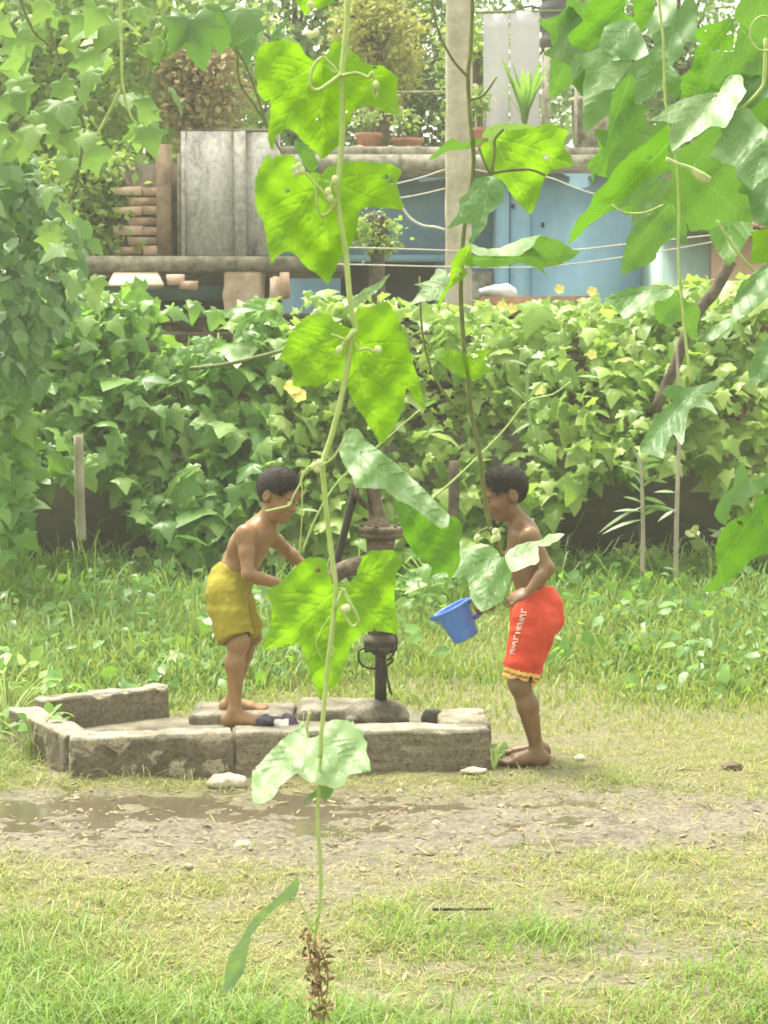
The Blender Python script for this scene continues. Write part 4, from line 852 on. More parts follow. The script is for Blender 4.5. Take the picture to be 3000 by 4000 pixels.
# ------------------------------------------------------------------ trees behind
def tree(name, label, px, py, Y, rx, rzz, n, mat, lsz=.09, nclump=40, spread=.32, seed=0, base=None, gap=1.):
    rr = np.random.default_rng(seed); c = W(px, py, Y); base = np.array([c[0] + rr.uniform(-.3, .3), Y, 0.]) if base is None else base
    e = empty(name, base, label, 'tree'); b = MB(); mid = (base + c) / 2 + [rr.uniform(-.2, .2), 0, 0]
    b.tube([base, mid, c - [0, 0, rzz * .3], c + [0, 0, rzz * .5]], [.11, .085, .06, .02], 8)
    cl = rr.normal(0, 1, (nclump, 3)); cl /= np.linalg.norm(cl, axis=1)[:, None]; cl *= rr.uniform(.35, 1, (nclump, 1)) ** .6; cl = c + cl * [rx, rx * .8, rzz]
    for i in range(0, nclump, 2): b.tube([c + [0, 0, -rzz * .4 * rr.random()], (c + cl[i]) / 2 + [0, 0, .1], cl[i]], [.035, .02, .006], 5)
    b.build('trunk', M['bark'], e, True)
    k_ = rr.integers(0, nclump, n); pos = cl[k_] + rr.normal(0, spread * .5, (n, 3)) * [1, 1, .7]; tone = np.clip(rr.normal(.5, .25, nclump)[k_] + rr.normal(0, .15, n), 0, 1)
    o = cloud('crown', tiny_leaf(.33), pos, rr.normal(0, .6, (n, 3)) + [0, -.3, .7], rr.normal(0, .7, (n, 3)) + [0, 0, -.5], rr.uniform(.6, 1.3, n) * lsz, mat, e, tone); return e
tree('broadleaf_tree', 'tall leafy green tree rising behind the ruined building', 560, 150, 21, 1.5, 1.3, 9000, M['tree_leaf'], .11, 60, .5, 1)
tree('broadleaf_tree', 'dense dark green tree between the ruined building and the pole', 1150, 180, 24, 1.6, 1.7, 9000, M['tree_leaf_dark'], .11, 60, .5, 2)
tree('broadleaf_tree', 'dark tree behind the terracotta pots left of the pole', 1620, 330, 23, 1.0, 1.5, 6500, M['tree_leaf_dark'], .10, 45, .45, 3)
tree('broadleaf_tree', 'dark open crowned tree with sky showing through behind the sheets', 2250, 80, 25, 1.5, 1.3, 4200, M['tree_leaf_dark'], .10, 40, .5, 4)
tree('broadleaf_tree', 'thin brownish tree with much sky between its leaves', 2650, 180, 22, 1.1, 1.1, 3200, M['tree_leaf_dark'], .10, 40, .45, 5)
tree('broadleaf_tree', 'green tree behind the shed with rusty roof', 2900, 600, 24, 1.2, 1.6, 5000, M['tree_leaf'], .10, 45, .45, 6)
tree('broadleaf_tree', 'bushy tree left of the ruined building over its ledge', 150, 250, 19, 1.4, 1.6, 9000, M['tree_leaf'], .12, 60, .5, 7)
tree('flowering_tree', 'yellow flowering tree top next to the pole', 1475, 190, 20.6, .42, .62, 5200, M['tree_leaf_yellow'], .065, 50, .2, 8)
tree('dry_shrub', 'dry orange brown shrub growing above the grey stained wall', 770, 350, 18.2, .36, .5, 2600, M['tree_leaf_dry'], .075, 40, .2, 9)
tree('feathery_shrub', 'bright green feathery shrub in front of the dark doorway', 1475, 900, 17.2, .22, .2, 900, M['hedge_leaf_light_stuff'], .05, 22, .10, 10)
tree('leafy_shrub', 'yellow green shrub growing against the bare bricks', 350, 800, 16.9, .36, .6, 3600, M['tree_leaf'], .08, 40, .25, 12)
tree('leafy_shrub', 'pale green shrub on the roof behind the pole', 1850, 300, 20.2, .35, .6, 1500, M['tree_leaf'], .07, 25, .2, 13)
# far belt of woodland closing the view
n_ = 16000; rr = np.random.default_rng(5); pos = np.stack([rr.uniform(-11, 11, n_), rr.uniform(31, 34, n_), rr.uniform(0, 1, n_) ** .9 * 6.6 * (.75 + .4 * vnoise(np.linspace(0, 1, n_) * 0 + rr.uniform(0, 1, n_), np.zeros(n_)))], 1)
hgt = 4.2 + 2.6 * vnoise(pos[:, 0] * .55, pos[:, 0] * 0); pos[:, 2] = rr.uniform(0, 1, n_) * hgt
far = cloud('woodland', tiny_leaf(.36), pos, rdir(n_, (0, -.6, .6), .5), rdir(n_, (0, 0, -.5), .6), rr.uniform(.16, .34, n_), M['tree_leaf_dark'])
tag(far, 'distant mass of dark green woodland beyond the houses', 'woodland')

# ------------------------------------------------------------------ vines over the wall (hedge)
def band(px, top, bot):
    return np.interp(px, [a for a, _ in top], [b_ for _, b_ in top]), np.interp(px, [a for a, _ in bot], [b_ for _, b_ in bot])
def hedge(name, label, x0_, x1_, top, bot, nbig, nstuff, m_obj, m_st, size, Yf, skip=None, group=None):
    base = W((x0_ + x1_) / 2, 2290, 14.2); base[2] = 0; e = empty(name, base, label, 'vine', group)
    def samp(n, Ya, Yb):
        px = RNG.uniform(x0_, x1_, n); a, c_ = band(px, top, bot); py = a + (c_ - a) * RNG.random(n); py += RNG.normal(0, 16, n)
        kq = RNG.random(n) < np.clip((fbm(px / 95, py / 95, s=19) - .30) * 4.5, .18, 1); px, py = px[kq], py[kq]
        if skip is not None:
            kp = np.array([not any(q[0] < x_ < q[2] and q[1] < y_ < q[3] and RNG.random() < q[4] for q in skip) for x_, y_ in zip(px, py)]); px, py = px[kp], py[kp]
        a, c_ = band(px, top, bot); Yv = RNG.uniform(Ya, Yb, len(px)) - .75 * np.clip((py - a) / (c_ - a), 0, 1) - .25 * (fbm(px / 260, py / 260, s=8) - .47) * 2
        return np.array([W(a_, b_, y_) for a_, b_, y_ in zip(px, py, Yv)]).reshape(-1, 3)
    P_ = samp(nbig * 2, Yf, Yf + .3)[:300]; n = len(P_)
    place_leaves(e, leaf_meshes('leaf', m_obj), P_, rdir(n, (0, -.45, .75), .48), rdir(n, (0, -.25, -.9), .45), np.exp(RNG.normal(0, .32, n)) * size)
    P_ = samp(int(nstuff * 1.6), Yf + .12, Yf + .75); n = len(P_)
    cloud('leaves', HT, P_, rdir(n, (0, -.45, .75), .5), rdir(n, (0, -.3, -.8), .55), np.exp(RNG.normal(0, .36, n)) * size * .92, m_st, e)
    for i in range(26):
        b = MB(); px = random.uniform(x0_, x1_); a, c_ = band(px, top, bot); py = random.uniform(a, c_); pts = [W(px, py, Yf + .15)]
        for k_ in range(4): px += random.uniform(-70, 70); py += random.uniform(-20, 60); pts.append(W(px, py, Yf + random.uniform(0, .3)))
        b.tube(pts, [.006, .004], 5); b.build('stem', M['stem'], e, True)
    return e
topL = [(-150, 1080), (300, 1140), (620, 1150), (700, 1190), (960, 1190), (1010, 1160), (1300, 1150)]
botL = [(-150, 1950), (130, 1900), (200, 1850), (470, 1850), (540, 1980), (640, 2130), (1100, 2200), (1300, 2240)]
h1 = hedge('climbing_vine', 'dark green lobed leaf vine draped over the wall behind the mustard shorts', -120, 1120, topL, botL, 330, 1900, M['hedge_leaf'], M['hedge_leaf_stuff'], .135, 13.9, [(640, 1215, 960, 1330, .85)])
topM = [(1050, 1160), (1400, 1150), (1700, 1190), (1880, 1180), (1960, 1225), (2200, 1225), (2300, 1160)]
botM = [(1050, 2200), (1300, 2260), (1600, 2340), (1950, 2340), (2130, 2310), (2180, 2200), (2300, 2060)]
h2 = hedge('climbing_vine', 'light green vine thicket on the wall behind the pump', 1050, 2160, topM, botM, 310, 2300, M['hedge_leaf_light'], M['hedge_leaf_light_stuff'], .11, 13.9)
topR = [(2100, 1180), (2500, 1150), (2700, 1100), (3100, 1060)]
botR = [(2100, 2100), (2180, 1950), (2300, 1870), (2600, 1800), (2800, 1850), (2900, 2000), (3100, 2200)]
h3 = hedge('climbing_vine', 'bright vine with yellow flowers over the wall behind the red shorts', 2080, 3120, topR, botR, 310, 1500, M['hedge_leaf_light'], M['hedge_leaf_light_stuff'], .118, 13.85)
# shaded understorey creepers lower right and left of the hollow
def flower(parent, q, sz, mat='petal', d=(0, -1, .3)):
    d = np.array(d, float); d /= np.linalg.norm(d); a = np.cross(d, [0, 0, 1.]); a /= np.linalg.norm(a); c_ = np.cross(a, d); b = MB(); vv = [q]; ff = []
    for i in range(5):
        for da, r_ in ((-.58, .85), (0, 1.0), (.58, .85)):
            an = i * 2 * math.pi / 5 + da; vv.append(q + (a * math.cos(an) + c_ * math.sin(an)) * r_ * sz + d * sz * (.25 if da else .12))
        k_ = 1 + i * 3; ff += [(0, k_, k_ + 1), (0, k_ + 1, k_ + 2)]
    b.add(vv, ff); return b.build('flower', M[mat], parent, True)
for px, py in ((2312, 1138), (2312, 1385), (1960, 1195), (2185, 1130), (2100, 1525), (2000, 1205)): flower(h3 if px > 2080 else h2, W(px, py, 13.6 if py < 1250 else 13.15), .038)
for px, py in ((1165, 1545), (1140, 1515)): flower(h1, W(px, py, 13.2), .06, 'petal', (.2, -.8, .5))  # flower shapes standing in for a drooping yellow leaf
# dense left-hand climber (from ground to top of frame)
P0 = []; n = 300; rr = np.random.default_rng(3)
e = empty('leafy_shrub', W(40, 2350, 11.5) * [1, 1, 0], 'tall dense dark leafed shrub next to the ruined building', 'shrub')
SL = [simple_leaf(.30, .15, .3), simple_leaf(.36, .1, .15), simple_leaf(.26, .25, .4)]
def col(n, Ya, Yb):
    py = rr.uniform(560, 1500, n); wx_ = np.interp(py, [560, 700, 900, 1100, 1300, 1500], [90, 160, 330, 330, 200, 120]); px = -120 + (wx_ + 120) * rr.random(n) ** .8 + rr.normal(0, 15, n); Yv = rr.uniform(Ya, Yb, n)
    return np.array([W(a, b_, y_) for a, b_, y_ in zip(px, py, Yv)])
P_ = col(280, 11.6, 12.1); place_leaves(e, leaf_meshes('leaf', M['shrub_leaf'], SL), P_, rdir(280, (.2, -.6, .6), .5), rdir(280, (.3, -.1, -.8), .6), rr.uniform(.08, .15, 280))
P_ = col(900, 11.8, 12.9); cloud('leaves', SL, P_, rdir(900, (.2, -.6, .6), .5), rdir(900, (.3, -.1, -.8), .6), rr.uniform(.07, .14, 900), M['shrub_leaf_stuff'], e)
q = np.array(e.location)
for i in range(4): b = MB(); b.tube([q + [rr.uniform(-.35, -.2), .6, 0], W(rr.uniform(-120, -20), 1500, 12.3), W(rr.uniform(-80, 200), 900, 12.3), W(rr.uniform(-80, 120), 620, 12.3)], [.03, .022, .014, .006], 6); b.build('trunk', M['bark'], e, True)
# left edge trunk / climber down to ground
n = 200; e = empty('creeper', W(20, 2330, 12.5) * [1, 1, 0], 'dark creeper hanging to the grass at the wooden post', 'creeper')
py = rr.uniform(1450, 2150, n); px = rr.uniform(-60, 110, n); P_ = np.array([W(a, b_, y_) for a, b_, y_ in zip(px, py, rr.uniform(12.2, 12.9, n))]); place_leaves(e, leaf_meshes('leaf', M['hedge_leaf']), P_, rdir(n, (.2, -.7, .5), .4), rdir(n, (.2, -.2, -.9), .5), rr.uniform(.10, .18, n))
b = MB(); b.tube([W(20, 2250, 12.5), W(30, 1900, 12.5), W(10, 1500, 12.5), W(40, 1100, 12.5)], [.05, .045, .035, .02], 8); b.build('stem', M['stem'], e, True)

# posts, sticks, saplings
def stick(name, pts, Y, r_, mat, label, cat, n=8):
    b = MB(); b.tube([W(x_, y_, Y) for x_, y_ in pts], [r_, r_ * .9], n); return tag(b.build(name, M[mat], None, True), label, cat)
stick('fence_post', [(318, 2110), (312, 1950), (306, 1700)], 12.95, .034, 'concrete', 'pale wooden post standing in the dark hollow under the left vine', 'post')
stick('fence_post', [(1775, 2330), (1772, 2050), (1776, 1800)], 13.2, .04, 'bark', 'dark upright post among the vines between the pump and the red shorts', 'post')
stick('dead_branch', [(2855, 1020), (2790, 1140), (2740, 1200), (2690, 1290), (2640, 1420), (2560, 1600)], 13.1, .04, 'bark', 'thick black dead branch leaning over the vines below the shed', 'branch')
stick('bamboo_stick', [(740, 1440), (900, 1420), (1180, 1350)], 13.35, .014, 'stem_dark', 'thin dark stick lying along the top of the left vine', 'stick')
def sapling(pts, Y, label, leaves, r_=.016, mat='concrete'):
    e = empty('sapling', W(*pts[0], Y) * [1, 1, 1], label, 'sapling'); b = MB(); b.tube([W(x_, y_, Y) for x_, y_ in pts], [r_, r_ * .55], 7); b.build('stem', M[mat], e, True)
    for (x_, y_, ang, L_) in leaves:
        q = W(x_, y_, Y - .02); L_ = L_ / PXM(Y); d_ = np.array([math.cos(R(ang)), random.uniform(-.4, .2), math.sin(R(ang))]); t_ = np.linspace(0, 1, 5); side_ = np.cross(d_, [0, 1, 0]); side_ = side_ * .6 + np.array([0, -.5, .3]); side_ /= np.linalg.norm(side_); vv = []
        for u_, w_ in zip(t_, (.1, .8, 1, .7, .05)):
            pt = q + d_ * L_ * u_ - np.array([0, 0, .25 * L_ * u_ * u_]); vv += [pt + side_ * w_ * .016, pt - side_ * w_ * .016]
        b = MB(); b.add(vv, [(2 * i, 2 * i + 1, 2 * i + 3, 2 * i + 2) for i in range(4)]); b.build('leaf', M['leaf_pale'], e, True)
sapling([(2510, 2250), (2512, 2050), (2506, 1850), (2500, 1790)], 12.85, 'thin young plant with narrow drooping leaves against the dark hollow', [(2505, 1800 + 18 * i, 180 * (i % 2) + random.uniform(-40, 40) + (30 if i % 2 == 0 else -30), random.uniform(70, 120)) for i in range(13)] + [(2508, 1980, 200, 180), (2508, 2030, 185, 160), (2508, 1990, 20, 110)])
sapling([(2640, 2290), (2642, 2050), (2648, 1850), (2655, 1600), (2640, 1330)], 12.9, 'tall thin bare stemmed sapling beside the narrow leaved plant', [(2642, 1925, 165, 90), (2642, 1990, 200, 80), (2644, 2000, 150, 70), (2640, 2230, 150, 60)], .018)
sapling([(1180, 2160), (1240, 2010), (1330, 1870), (1480, 1740), (1640, 1600)], 12.75, 'pale leaning stem crossing the vines behind the hand pump', [(1250, 2000, 160, 90), (1340, 1870, 60, 110), (1480, 1740, 80, 90), (1640, 1600, 40, 90)], .008, 'stem')
sapling([(1640, 1990), (1800, 1850), (1960, 1690), (2060, 1570), (2160, 1540), (2230, 1490)], 12.85, 'long pale slanting branch above the head with the red shorts', [(2055, 1570, 130, 120), (2055, 1570, 60, 130), (2060, 1575, 280, 110), (2350, 1480, 160, 100), (2080, 1650, 200, 90), (2080, 1650, 300, 100), (2060, 1430, 150, 90), (2060, 1430, 30, 90), (2060, 1440, 270, 130)], .008, 'stem')

# hanging climbers at upper left, nearer to the camera
def hang(label, paths, Y, leafn, box, seed, sz=.14, mat='left_leaf'):
    rr = np.random.default_rng(seed); e = empty('hanging_vine', W(*paths[0][0], Y), label, 'vine')
    for p_ in paths: b = MB(); b.tube([W(x_, y_, Y) for x_, y_ in p_], [.007, .005], 6); b.build('stem', M['stem_dark'] if seed % 2 else M['stem'], e, True)
    px = rr.uniform(box[0], box[2], leafn); py = rr.uniform(box[1], box[3], leafn); P_ = np.array([W(a, c_, Y + rr.uniform(-.5, .5)) for a, c_ in zip(px, py)])
    place_leaves(e, leaf_meshes('leaf', M[mat]), P_, rdir(leafn, (.0, -.8, .3), .45), rdir(leafn, (0, -.1, -1), .4), rr.uniform(.75, 1.25, leafn) * sz); return e
hang('loose vine with pale lobed leaves and a curved pale stem hanging over the bare bricks', [[(470, -80), (475, 200), (480, 340), (515, 460), (580, 520)], [(470, 350), (420, 450), (330, 620)]], 7.6, 18, (330, -40, 690, 560), 2, .115)
hang('loose vine with bright leaves and dark twigs in front of the bushy tree', [[(60, -60), (130, 120), (220, 200), (300, 380), (330, 500)], [(220, 200), (180, 60), (150, -60)]], 8.2, 34, (-60, -60, 350, 600), 3, .125)
hang('vine with yellow green leaves trailing down to the dark ledge', [[(330, 500), (300, 700), (230, 900), (190, 1080)], [(300, 700), (360, 760)]], 8.6, 13, (190, 580, 380, 1150), 5, .125)
hang('dark twigged vine with few leaves above the grey stained wall', [[(850, 60), (920, 180), (935, 320), (1000, 420), (1080, 560), (1110, 610)], [(935, 200), (990, 330), (1040, 480)]], 8.0, 10, (640, -20, 1010, 150), 7, .17, 'leaf_grey')
# ------------------------------------------------------------------ near hanging vines with large leaves
def zm(ox, oy, sc, pts): return [(ox + x / sc, oy + y / sc) for x, y in pts]
Z1 = lambda p: zm(950, 0, 1.923, p)
Z2 = lambda p: zm(1000, 1100, 1.843, p)
Z3 = lambda p: zm(2300, 0, 2.37, p)
Z4 = lambda p: zm(2200, 1100, 1.701, p)
Z5 = lambda p: zm(950, 2100, 2.011, p)
Z6 = lambda p: zm(0, 2600, 1.106, p)
Z7 = lambda p: zm(1600, 400, 2.074, p)
Z7b = lambda p: zm(2200, 600, 2.074, p)
Z8 = lambda p: zm(1500, 1750, 1.701, p)
def inside(pt, poly):
    x, y = pt[:, 0], pt[:, 1]; r = np.zeros(len(pt), bool); n = len(poly); j_ = n - 1
    for i in range(n):
        xi, yi = poly[i]; xj, yj = poly[j_]; c_ = ((yi > y) != (yj > y)) & (x < (xj - xi) * (y - yi) / (yj - yi + 1e-12) + xi); r ^= c_; j_ = i
    return r
def big_leaf(parent, outline, base, tip, Y, mat, fold=.5, droop=0., tilt=(0, 0), wave=.012, seed=0, veins=True, grid=9):
    """outline of one leaf at its own distance; the blade folds about its midrib, droops and undulates"""
    rr = np.random.default_rng(seed); o = np.array(outline, float); base = np.array(base, float); tip = np.array(tip, float); P_ = []
    n = len(o)
    for i in range(n):                                            # rounded edge with small teeth
        p0, p1, p2, p3 = o[i - 1], o[i], o[(i + 1) % n], o[(i + 2) % n]; L_ = np.linalg.norm(p2 - p1); m_ = max(1, int(L_ / 14))
        for k_ in range(m_):
            t_ = k_ / m_; a = .5 * (2 * p1 + (p2 - p0) * t_ + (2 * p0 - 5 * p1 + 4 * p2 - p3) * t_ * t_ + (3 * p1 - p0 - 3 * p2 + p3) * t_ ** 3)
            P_.append(a * .5 + (p1 + (p2 - p1) * t_) * .5 + rr.normal(0, 1.6, 2))
    P_ = np.array(P_); lo, hi = P_.min(0), P_.max(0); N_ = len(P_); Lm = np.linalg.norm(tip - base)
    d0 = np.linalg.norm(P_ - base, axis=1); ok = []; segs = []
    for i in range(N_):
        wn = [d0[(i + k_) % N_] for k_ in range(-7, 8)]
        if d0[i] >= max(wn) - 1e-9 and d0[i] > .35 * Lm: ok.append(i)
    for i in (ok[:9] if veins else []):
        dv = (P_[i] - base) * .96; segs.append((base, base + dv, 4.6, 1.8, .9, .05 * rr.normal()))
        for t_ in (.16, .30, .44, .58, .72, .85):
            for sg in (1, -1):
                an = R(40 + rr.normal(0, 5)) * sg; q = np.array([dv[0] * math.cos(an) - dv[1] * math.sin(an), dv[0] * math.sin(an) + dv[1] * math.cos(an)]); a_ = base + dv * (t_ + rr.normal(0, .02)); segs.append((a_, a_ + q * (1 - t_) * .62, 2.2, 1.2, .5, .12 * sg))
    vp, vw = [], []
    for a, c_, w0, w1, st, cu in segs:
        ab = c_ - a; L_ = np.linalg.norm(ab); nv = np.array([-ab[1], ab[0]]) / (L_ + 1e-9)
        for t_ in np.linspace(0.02, 1, max(3, int(L_ / 8))):
            q = a + ab * t_ + nv * cu * L_ * math.sin(3.14 * t_) * .5; w_ = w0 + (w1 - w0) * t_
            vp += [q, q + nv * w_, q - nv * w_]; vw += [st * (1 - .5 * t_), 0, 0]
    gx, gy = np.meshgrid(np.arange(lo[0], hi[0], grid), np.arange(lo[1], hi[1], grid)); g_ = np.stack([gx.ravel(), gy.ravel()], 1) + rr.normal(0, 2.5, (gx.size, 2))
    g_ = g_[inside(g_, P_)]
    def far_(q, ref, dmin):
        if not len(q): return q
        out = np.ones(len(q), bool)
        for k_ in range(0, len(q), 400): out[k_:k_ + 400] = np.min(((q[k_:k_ + 400, None] - ref[None]) ** 2).sum(2), axis=1) > dmin ** 2
        return out
    if len(g_): g_ = g_[far_(g_, P_, grid * .5)]
    co = [P_]; wt = [np.zeros(N_)]
    if vp:
        vp = np.array(vp); vw = np.array(vw); kk = inside(vp, P_); vp, vw = vp[kk], vw[kk]; kk = far_(vp, P_, 3.); vp, vw = vp[kk], vw[kk]
        cen = vp[vw > 0]; kk = (vw > 0) | far_(vp, cen, 1.1); vp, vw = vp[kk], vw[kk]
        if len(g_) and len(vp): g_ = g_[far_(g_, vp, grid * .45)]
        co.append(vp); wt.append(vw)
    if len(g_): co.append(g_); wt.append(np.zeros(len(g_)))
    co = np.concatenate(co); wt = np.concatenate(wt)
    v2, _, f2, ov, *_ = delaunay_2d_cdt([Vector((float(a), float(c_))) for a, c_ in co], [(i, (i + 1) % N_) for i in range(N_)], [], 1, 1e-4)
    v2 = np.array([(a.x, a.y) for a in v2]); vm = np.array([max([wt[k_] for k_ in q] or [0]) for q in ov]); pm = PXM(Y); ax_ = (tip - base) / Lm; nn = np.array([-ax_[1], ax_[0]]); ph = rr.uniform(0, 6, 4)
    def dep(q):
        q = np.asarray(q, float).reshape(-1, 2); t_ = (q - base) @ ax_ / Lm; s_ = (q - base) @ nn / pm
        return Y - fold * np.sqrt(s_ ** 2 + 1e-5) + droop * t_ ** 2 * Lm / pm + ((q - base) @ np.array(tilt)) / pm + wave * (np.sin(q[:, 0] / 47 + ph[0]) * np.sin(q[:, 1] / 53 + ph[1]) + .5 * np.sin(q[:, 0] / 21 + ph[2]) * np.sin(q[:, 1] / 25 + ph[3])) + .0035 * (fbm(q[:, 0] / 16, q[:, 1] / 16, s=seed) - .47)
    f3 = np.array([list(f_) for f_ in f2 if len(f_) == 3])
    if veins and mat in ('leaf_near', 'leaf_mid'):                # a few insect holes
        fc = v2[f3].mean(1); kp = np.ones(len(f3), bool); cand = g_[rr.integers(0, len(g_), rr.integers(2, 6))] if len(g_) > 30 else []
        for q in cand:
            an = np.arctan2(*(fc - q).T); kp &= np.linalg.norm((fc - q) * [1, 1.5], axis=1) > rr.uniform(5, 12) * (1 + .35 * np.sin(an * 3 + q[0]))
        f3 = f3[kp]
    dd = dep(v2) - .0012 * vm; v3 = np.array([W(a, c_, y_) for (a, c_), y_ in zip(v2, dd)])
    o_ = obj('leaf', mesh_np('leaf', v3, f3, M[mat], True), parent)
    at_ = o_.data.attributes.new('rnd', 'FLOAT', 'POINT'); at_.data.foreach_set('value', vm.astype(np.float32))
    return o_
def tubes(parent, name, paths, Y, mat, n=7):
    for pts, r_ in paths:
        b = MB(); b.tube([W(p_[0], p_[1], Y + (p_[2] if len(p_) > 2 else 0)) for p_ in pts], [q / PXM(Y) for q in (r_ if isinstance(r_, (list, tuple)) else [r_])], n); b.build(name, M[mat], parent, True)

# --- main vine in the middle
VY = 2.62
v1 = empty('hanging_vine', W(1240, 3960, VY), 'long free hanging vine with large glowing green leaves, in front of the pump', 'vine')
tubes(v1, 'stem', [([(1358, -120), (1356, 60), (1345, 200), (1336, 280), (1338, 420), (1335, 560), (1325, 690), (1318, 760), (1328, 860), (1350, 980), (1362, 1120), (1375, 1230), (1395, 1285)], [12, 11]),
    ([(1395, 1285), (1372, 1310), (1360, 1420), (1325, 1590), (1290, 1720), (1262, 1808), (1268, 1920), (1285, 2080), (1300, 2200), (1312, 2290), (1308, 2370), (1295, 2480), (1275, 2650), (1262, 2800), (1255, 2870), (1252, 2960)], [12, 9]),
    ([(1245, 3110), (1240, 3200), (1250, 3350), (1252, 3480), (1240, 3600), (1225, 3680)], [9, 7]), ([(1252, 2960), (1246, 3050), (1245, 3110)], [8, 8])], VY - .03, 'stem')
A1 = Z1([(590, 432), (540, 460), (470, 415), (430, 340), (350, 305), (250, 305), (150, 330), (105, 390), (90, 480), (100, 600), (108, 690), (170, 765), (200, 740), (205, 830), (190, 950), (187, 1040), (205, 1120), (225, 1128), (250, 1020), (330, 968), (400, 1000), (450, 1060), (520, 1120), (592, 1195), (640, 1165), (700, 1110), (735, 1060), (790, 950), (825, 840), (900, 790), (1000, 800), (1080, 850), (1180, 850), (1150, 700), (1160, 580), (1060, 500), (940, 485), (850, 410), (760, 340), (700, 290), (670, 320), (640, 390)])
big_leaf(v1, A1, Z1([(580, 470)])[0], Z1([(600, 1190)])[0], VY + .03, 'leaf_near', .85, -.1, (0, 0), .006, 1)
A2 = Z1([(555, 1300), (470, 1290), (420, 1240), (375, 1172), (270, 1165), (180, 1168), (120, 1260), (90, 1370), (90, 1500), (105, 1600), (150, 1660), (175, 1800), (190, 1900), (215, 1985), (240, 1940), (300, 1895), (350, 1890), (410, 1930), (470, 2000), (560, 2070), (640, 2135), (680, 2050), (740, 1930), (800, 1850), (850, 1750), (885, 1570), (1000, 1560), (1205, 1570), (1180, 1480), (1150, 1380), (1190, 1290), (1100, 1230), (950, 1215), (780, 1215), (650, 1250), (590, 1310)])
big_leaf(v1, A2, Z1([(575, 1340)])[0], Z1([(640, 2130)])[0], VY + .03, 'leaf_near', .85, -.1, (0, 0), .006, 2)
A3_ = Z2([(700, 350), (600, 300), (560, 280), (530, 235), (460, 230), (360, 255), (280, 330), (220, 440), (165, 550), (240, 600), (265, 670), (275, 755), (380, 750), (440, 760), (520, 715), (590, 700), (650, 720), (670, 790), (720, 900), (770, 960), (830, 1060), (900, 1170), (960, 1100), (1010, 1020), (1060, 900), (1085, 770), (1120, 810), (1170, 880), (1222, 925), (1200, 830), (1170, 700), (1120, 550), (1080, 400), (1040, 300), (990, 200), (940, 140), (850, 175), (730, 195), (715, 260), (735, 345)])
big_leaf(v1, A3_, Z2([(705, 370)])[0], Z2([(895, 1150)])[0], VY + .03, 'leaf_near', .85, -.05, (0, 0), .006, 3)
D1 = Z2([(980, 1500), (1060, 1540), (1200, 1640), (1340, 1740), (1400, 1690), (1450, 1700), (1490, 1780), (1460, 1900), (1475, 2000), (1430, 2100), (1400, 2145), (1370, 2090), (1250, 2125), (1270, 2060), (1160, 1980), (1090, 1880), (1050, 1780), (1010, 1650)])
D2 = Z2([(640, 1090), (670, 1055), (740, 1065), (790, 1140), (880, 1210), (1000, 1300), (1100, 1390), (1200, 1490), (1300, 1590), (1390, 1680), (1382, 1765), (1340, 1785), (1250, 1720), (1120, 1620), (1000, 1560), (930, 1500), (870, 1490), (720, 1485), (690, 1400), (640, 1330), (610, 1260), (590, 1200), (620, 1150)])
big_leaf(v1, D1, Z2([(1050, 1560)])[0], Z2([(1400, 2140)])[0], VY + .10, 'leaf_mid', .35, .1, (-.4, 0), .008, 4)
big_leaf(v1, D2, Z2([(650, 1130)])[0], Z2([(1350, 1760)])[0], VY + .05, 'leaf_grey', .2, -.1, (0, -.9), .006, 5)
E1 = Z5([(725, 385), (690, 330), (660, 250), (645, 160), (500, 160), (420, 220), (350, 290), (270, 370), (195, 420), (230, 560), (220, 680), (185, 780), (155, 885), (260, 860), (350, 845), (430, 830), (470, 880), (500, 950), (530, 1080), (560, 1170), (600, 1265), (610, 1280), (670, 1200), (740, 1140), (770, 1080), (800, 960), (830, 890), (890, 800), (950, 740), (1080, 735), (1215, 755), (1205, 640), (1195, 500), (1190, 380), (1200, 290), (1250, 210), (1250, 150), (1170, 100), (1080, 100), (1000, 105), (940, 150), (910, 210), (890, 290), (840, 360), (780, 400)])
big_leaf(v1, E1, Z5([(735, 410)])[0], Z5([(612, 1275)])[0], VY + .03, 'leaf_near', .12, -.05, (.35, -.1), .007, 6)
F1 = Z5([(520, 1575), (490, 1530), (478, 1480), (465, 1365), (482, 1420), (440, 1490), (380, 1530), (250, 1640), (150, 1750), (75, 1830), (65, 1950), (75, 2080), (130, 2095), (240, 2040), (290, 1950), (360, 1890), (430, 1850), (460, 1890), (530, 1920), (590, 1940), (650, 1945), (720, 1970), (780, 1950), (830, 1870), (900, 1850), (1000, 1835), (990, 1750), (965, 1680), (970, 1610), (940, 1560), (960, 1530), (880, 1490), (860, 1445), (780, 1430), (700, 1430), (640, 1490), (600, 1555)])
big_leaf(v1, F1, Z5([(530, 1600)])[0], Z5([(640, 1945)])[0], VY + .02, 'leaf_pale', -.25, .0, (0, -1.3), .008, 7)
G1 = Z5([(590, 1955), (640, 1950), (715, 1975), (690, 2020), (640, 2075), (625, 2040), (540, 2045), (480, 2095), (480, 2060), (560, 1990)])
big_leaf(v1, G1, Z5([(650, 1955)])[0], Z5([(490, 2080)])[0], VY, 'leaf_pale', .2, 0, (0, -.6), .004, 8, False)
H1 = Z6([(1290, 900), (1285, 990), (1200, 1040), (1130, 1110), (1090, 1160), (1070, 1250), (1050, 1330), (1000, 1400), (962, 1420), (970, 1350), (985, 1260), (1040, 1180), (1080, 1110), (1140, 1050), (1210, 990), (1260, 940)])
big_leaf(v1, H1, (1150, 3490), (880, 3870), VY, 'leaf_pale', .8, -.2, (.3, -.5), .006, 9)
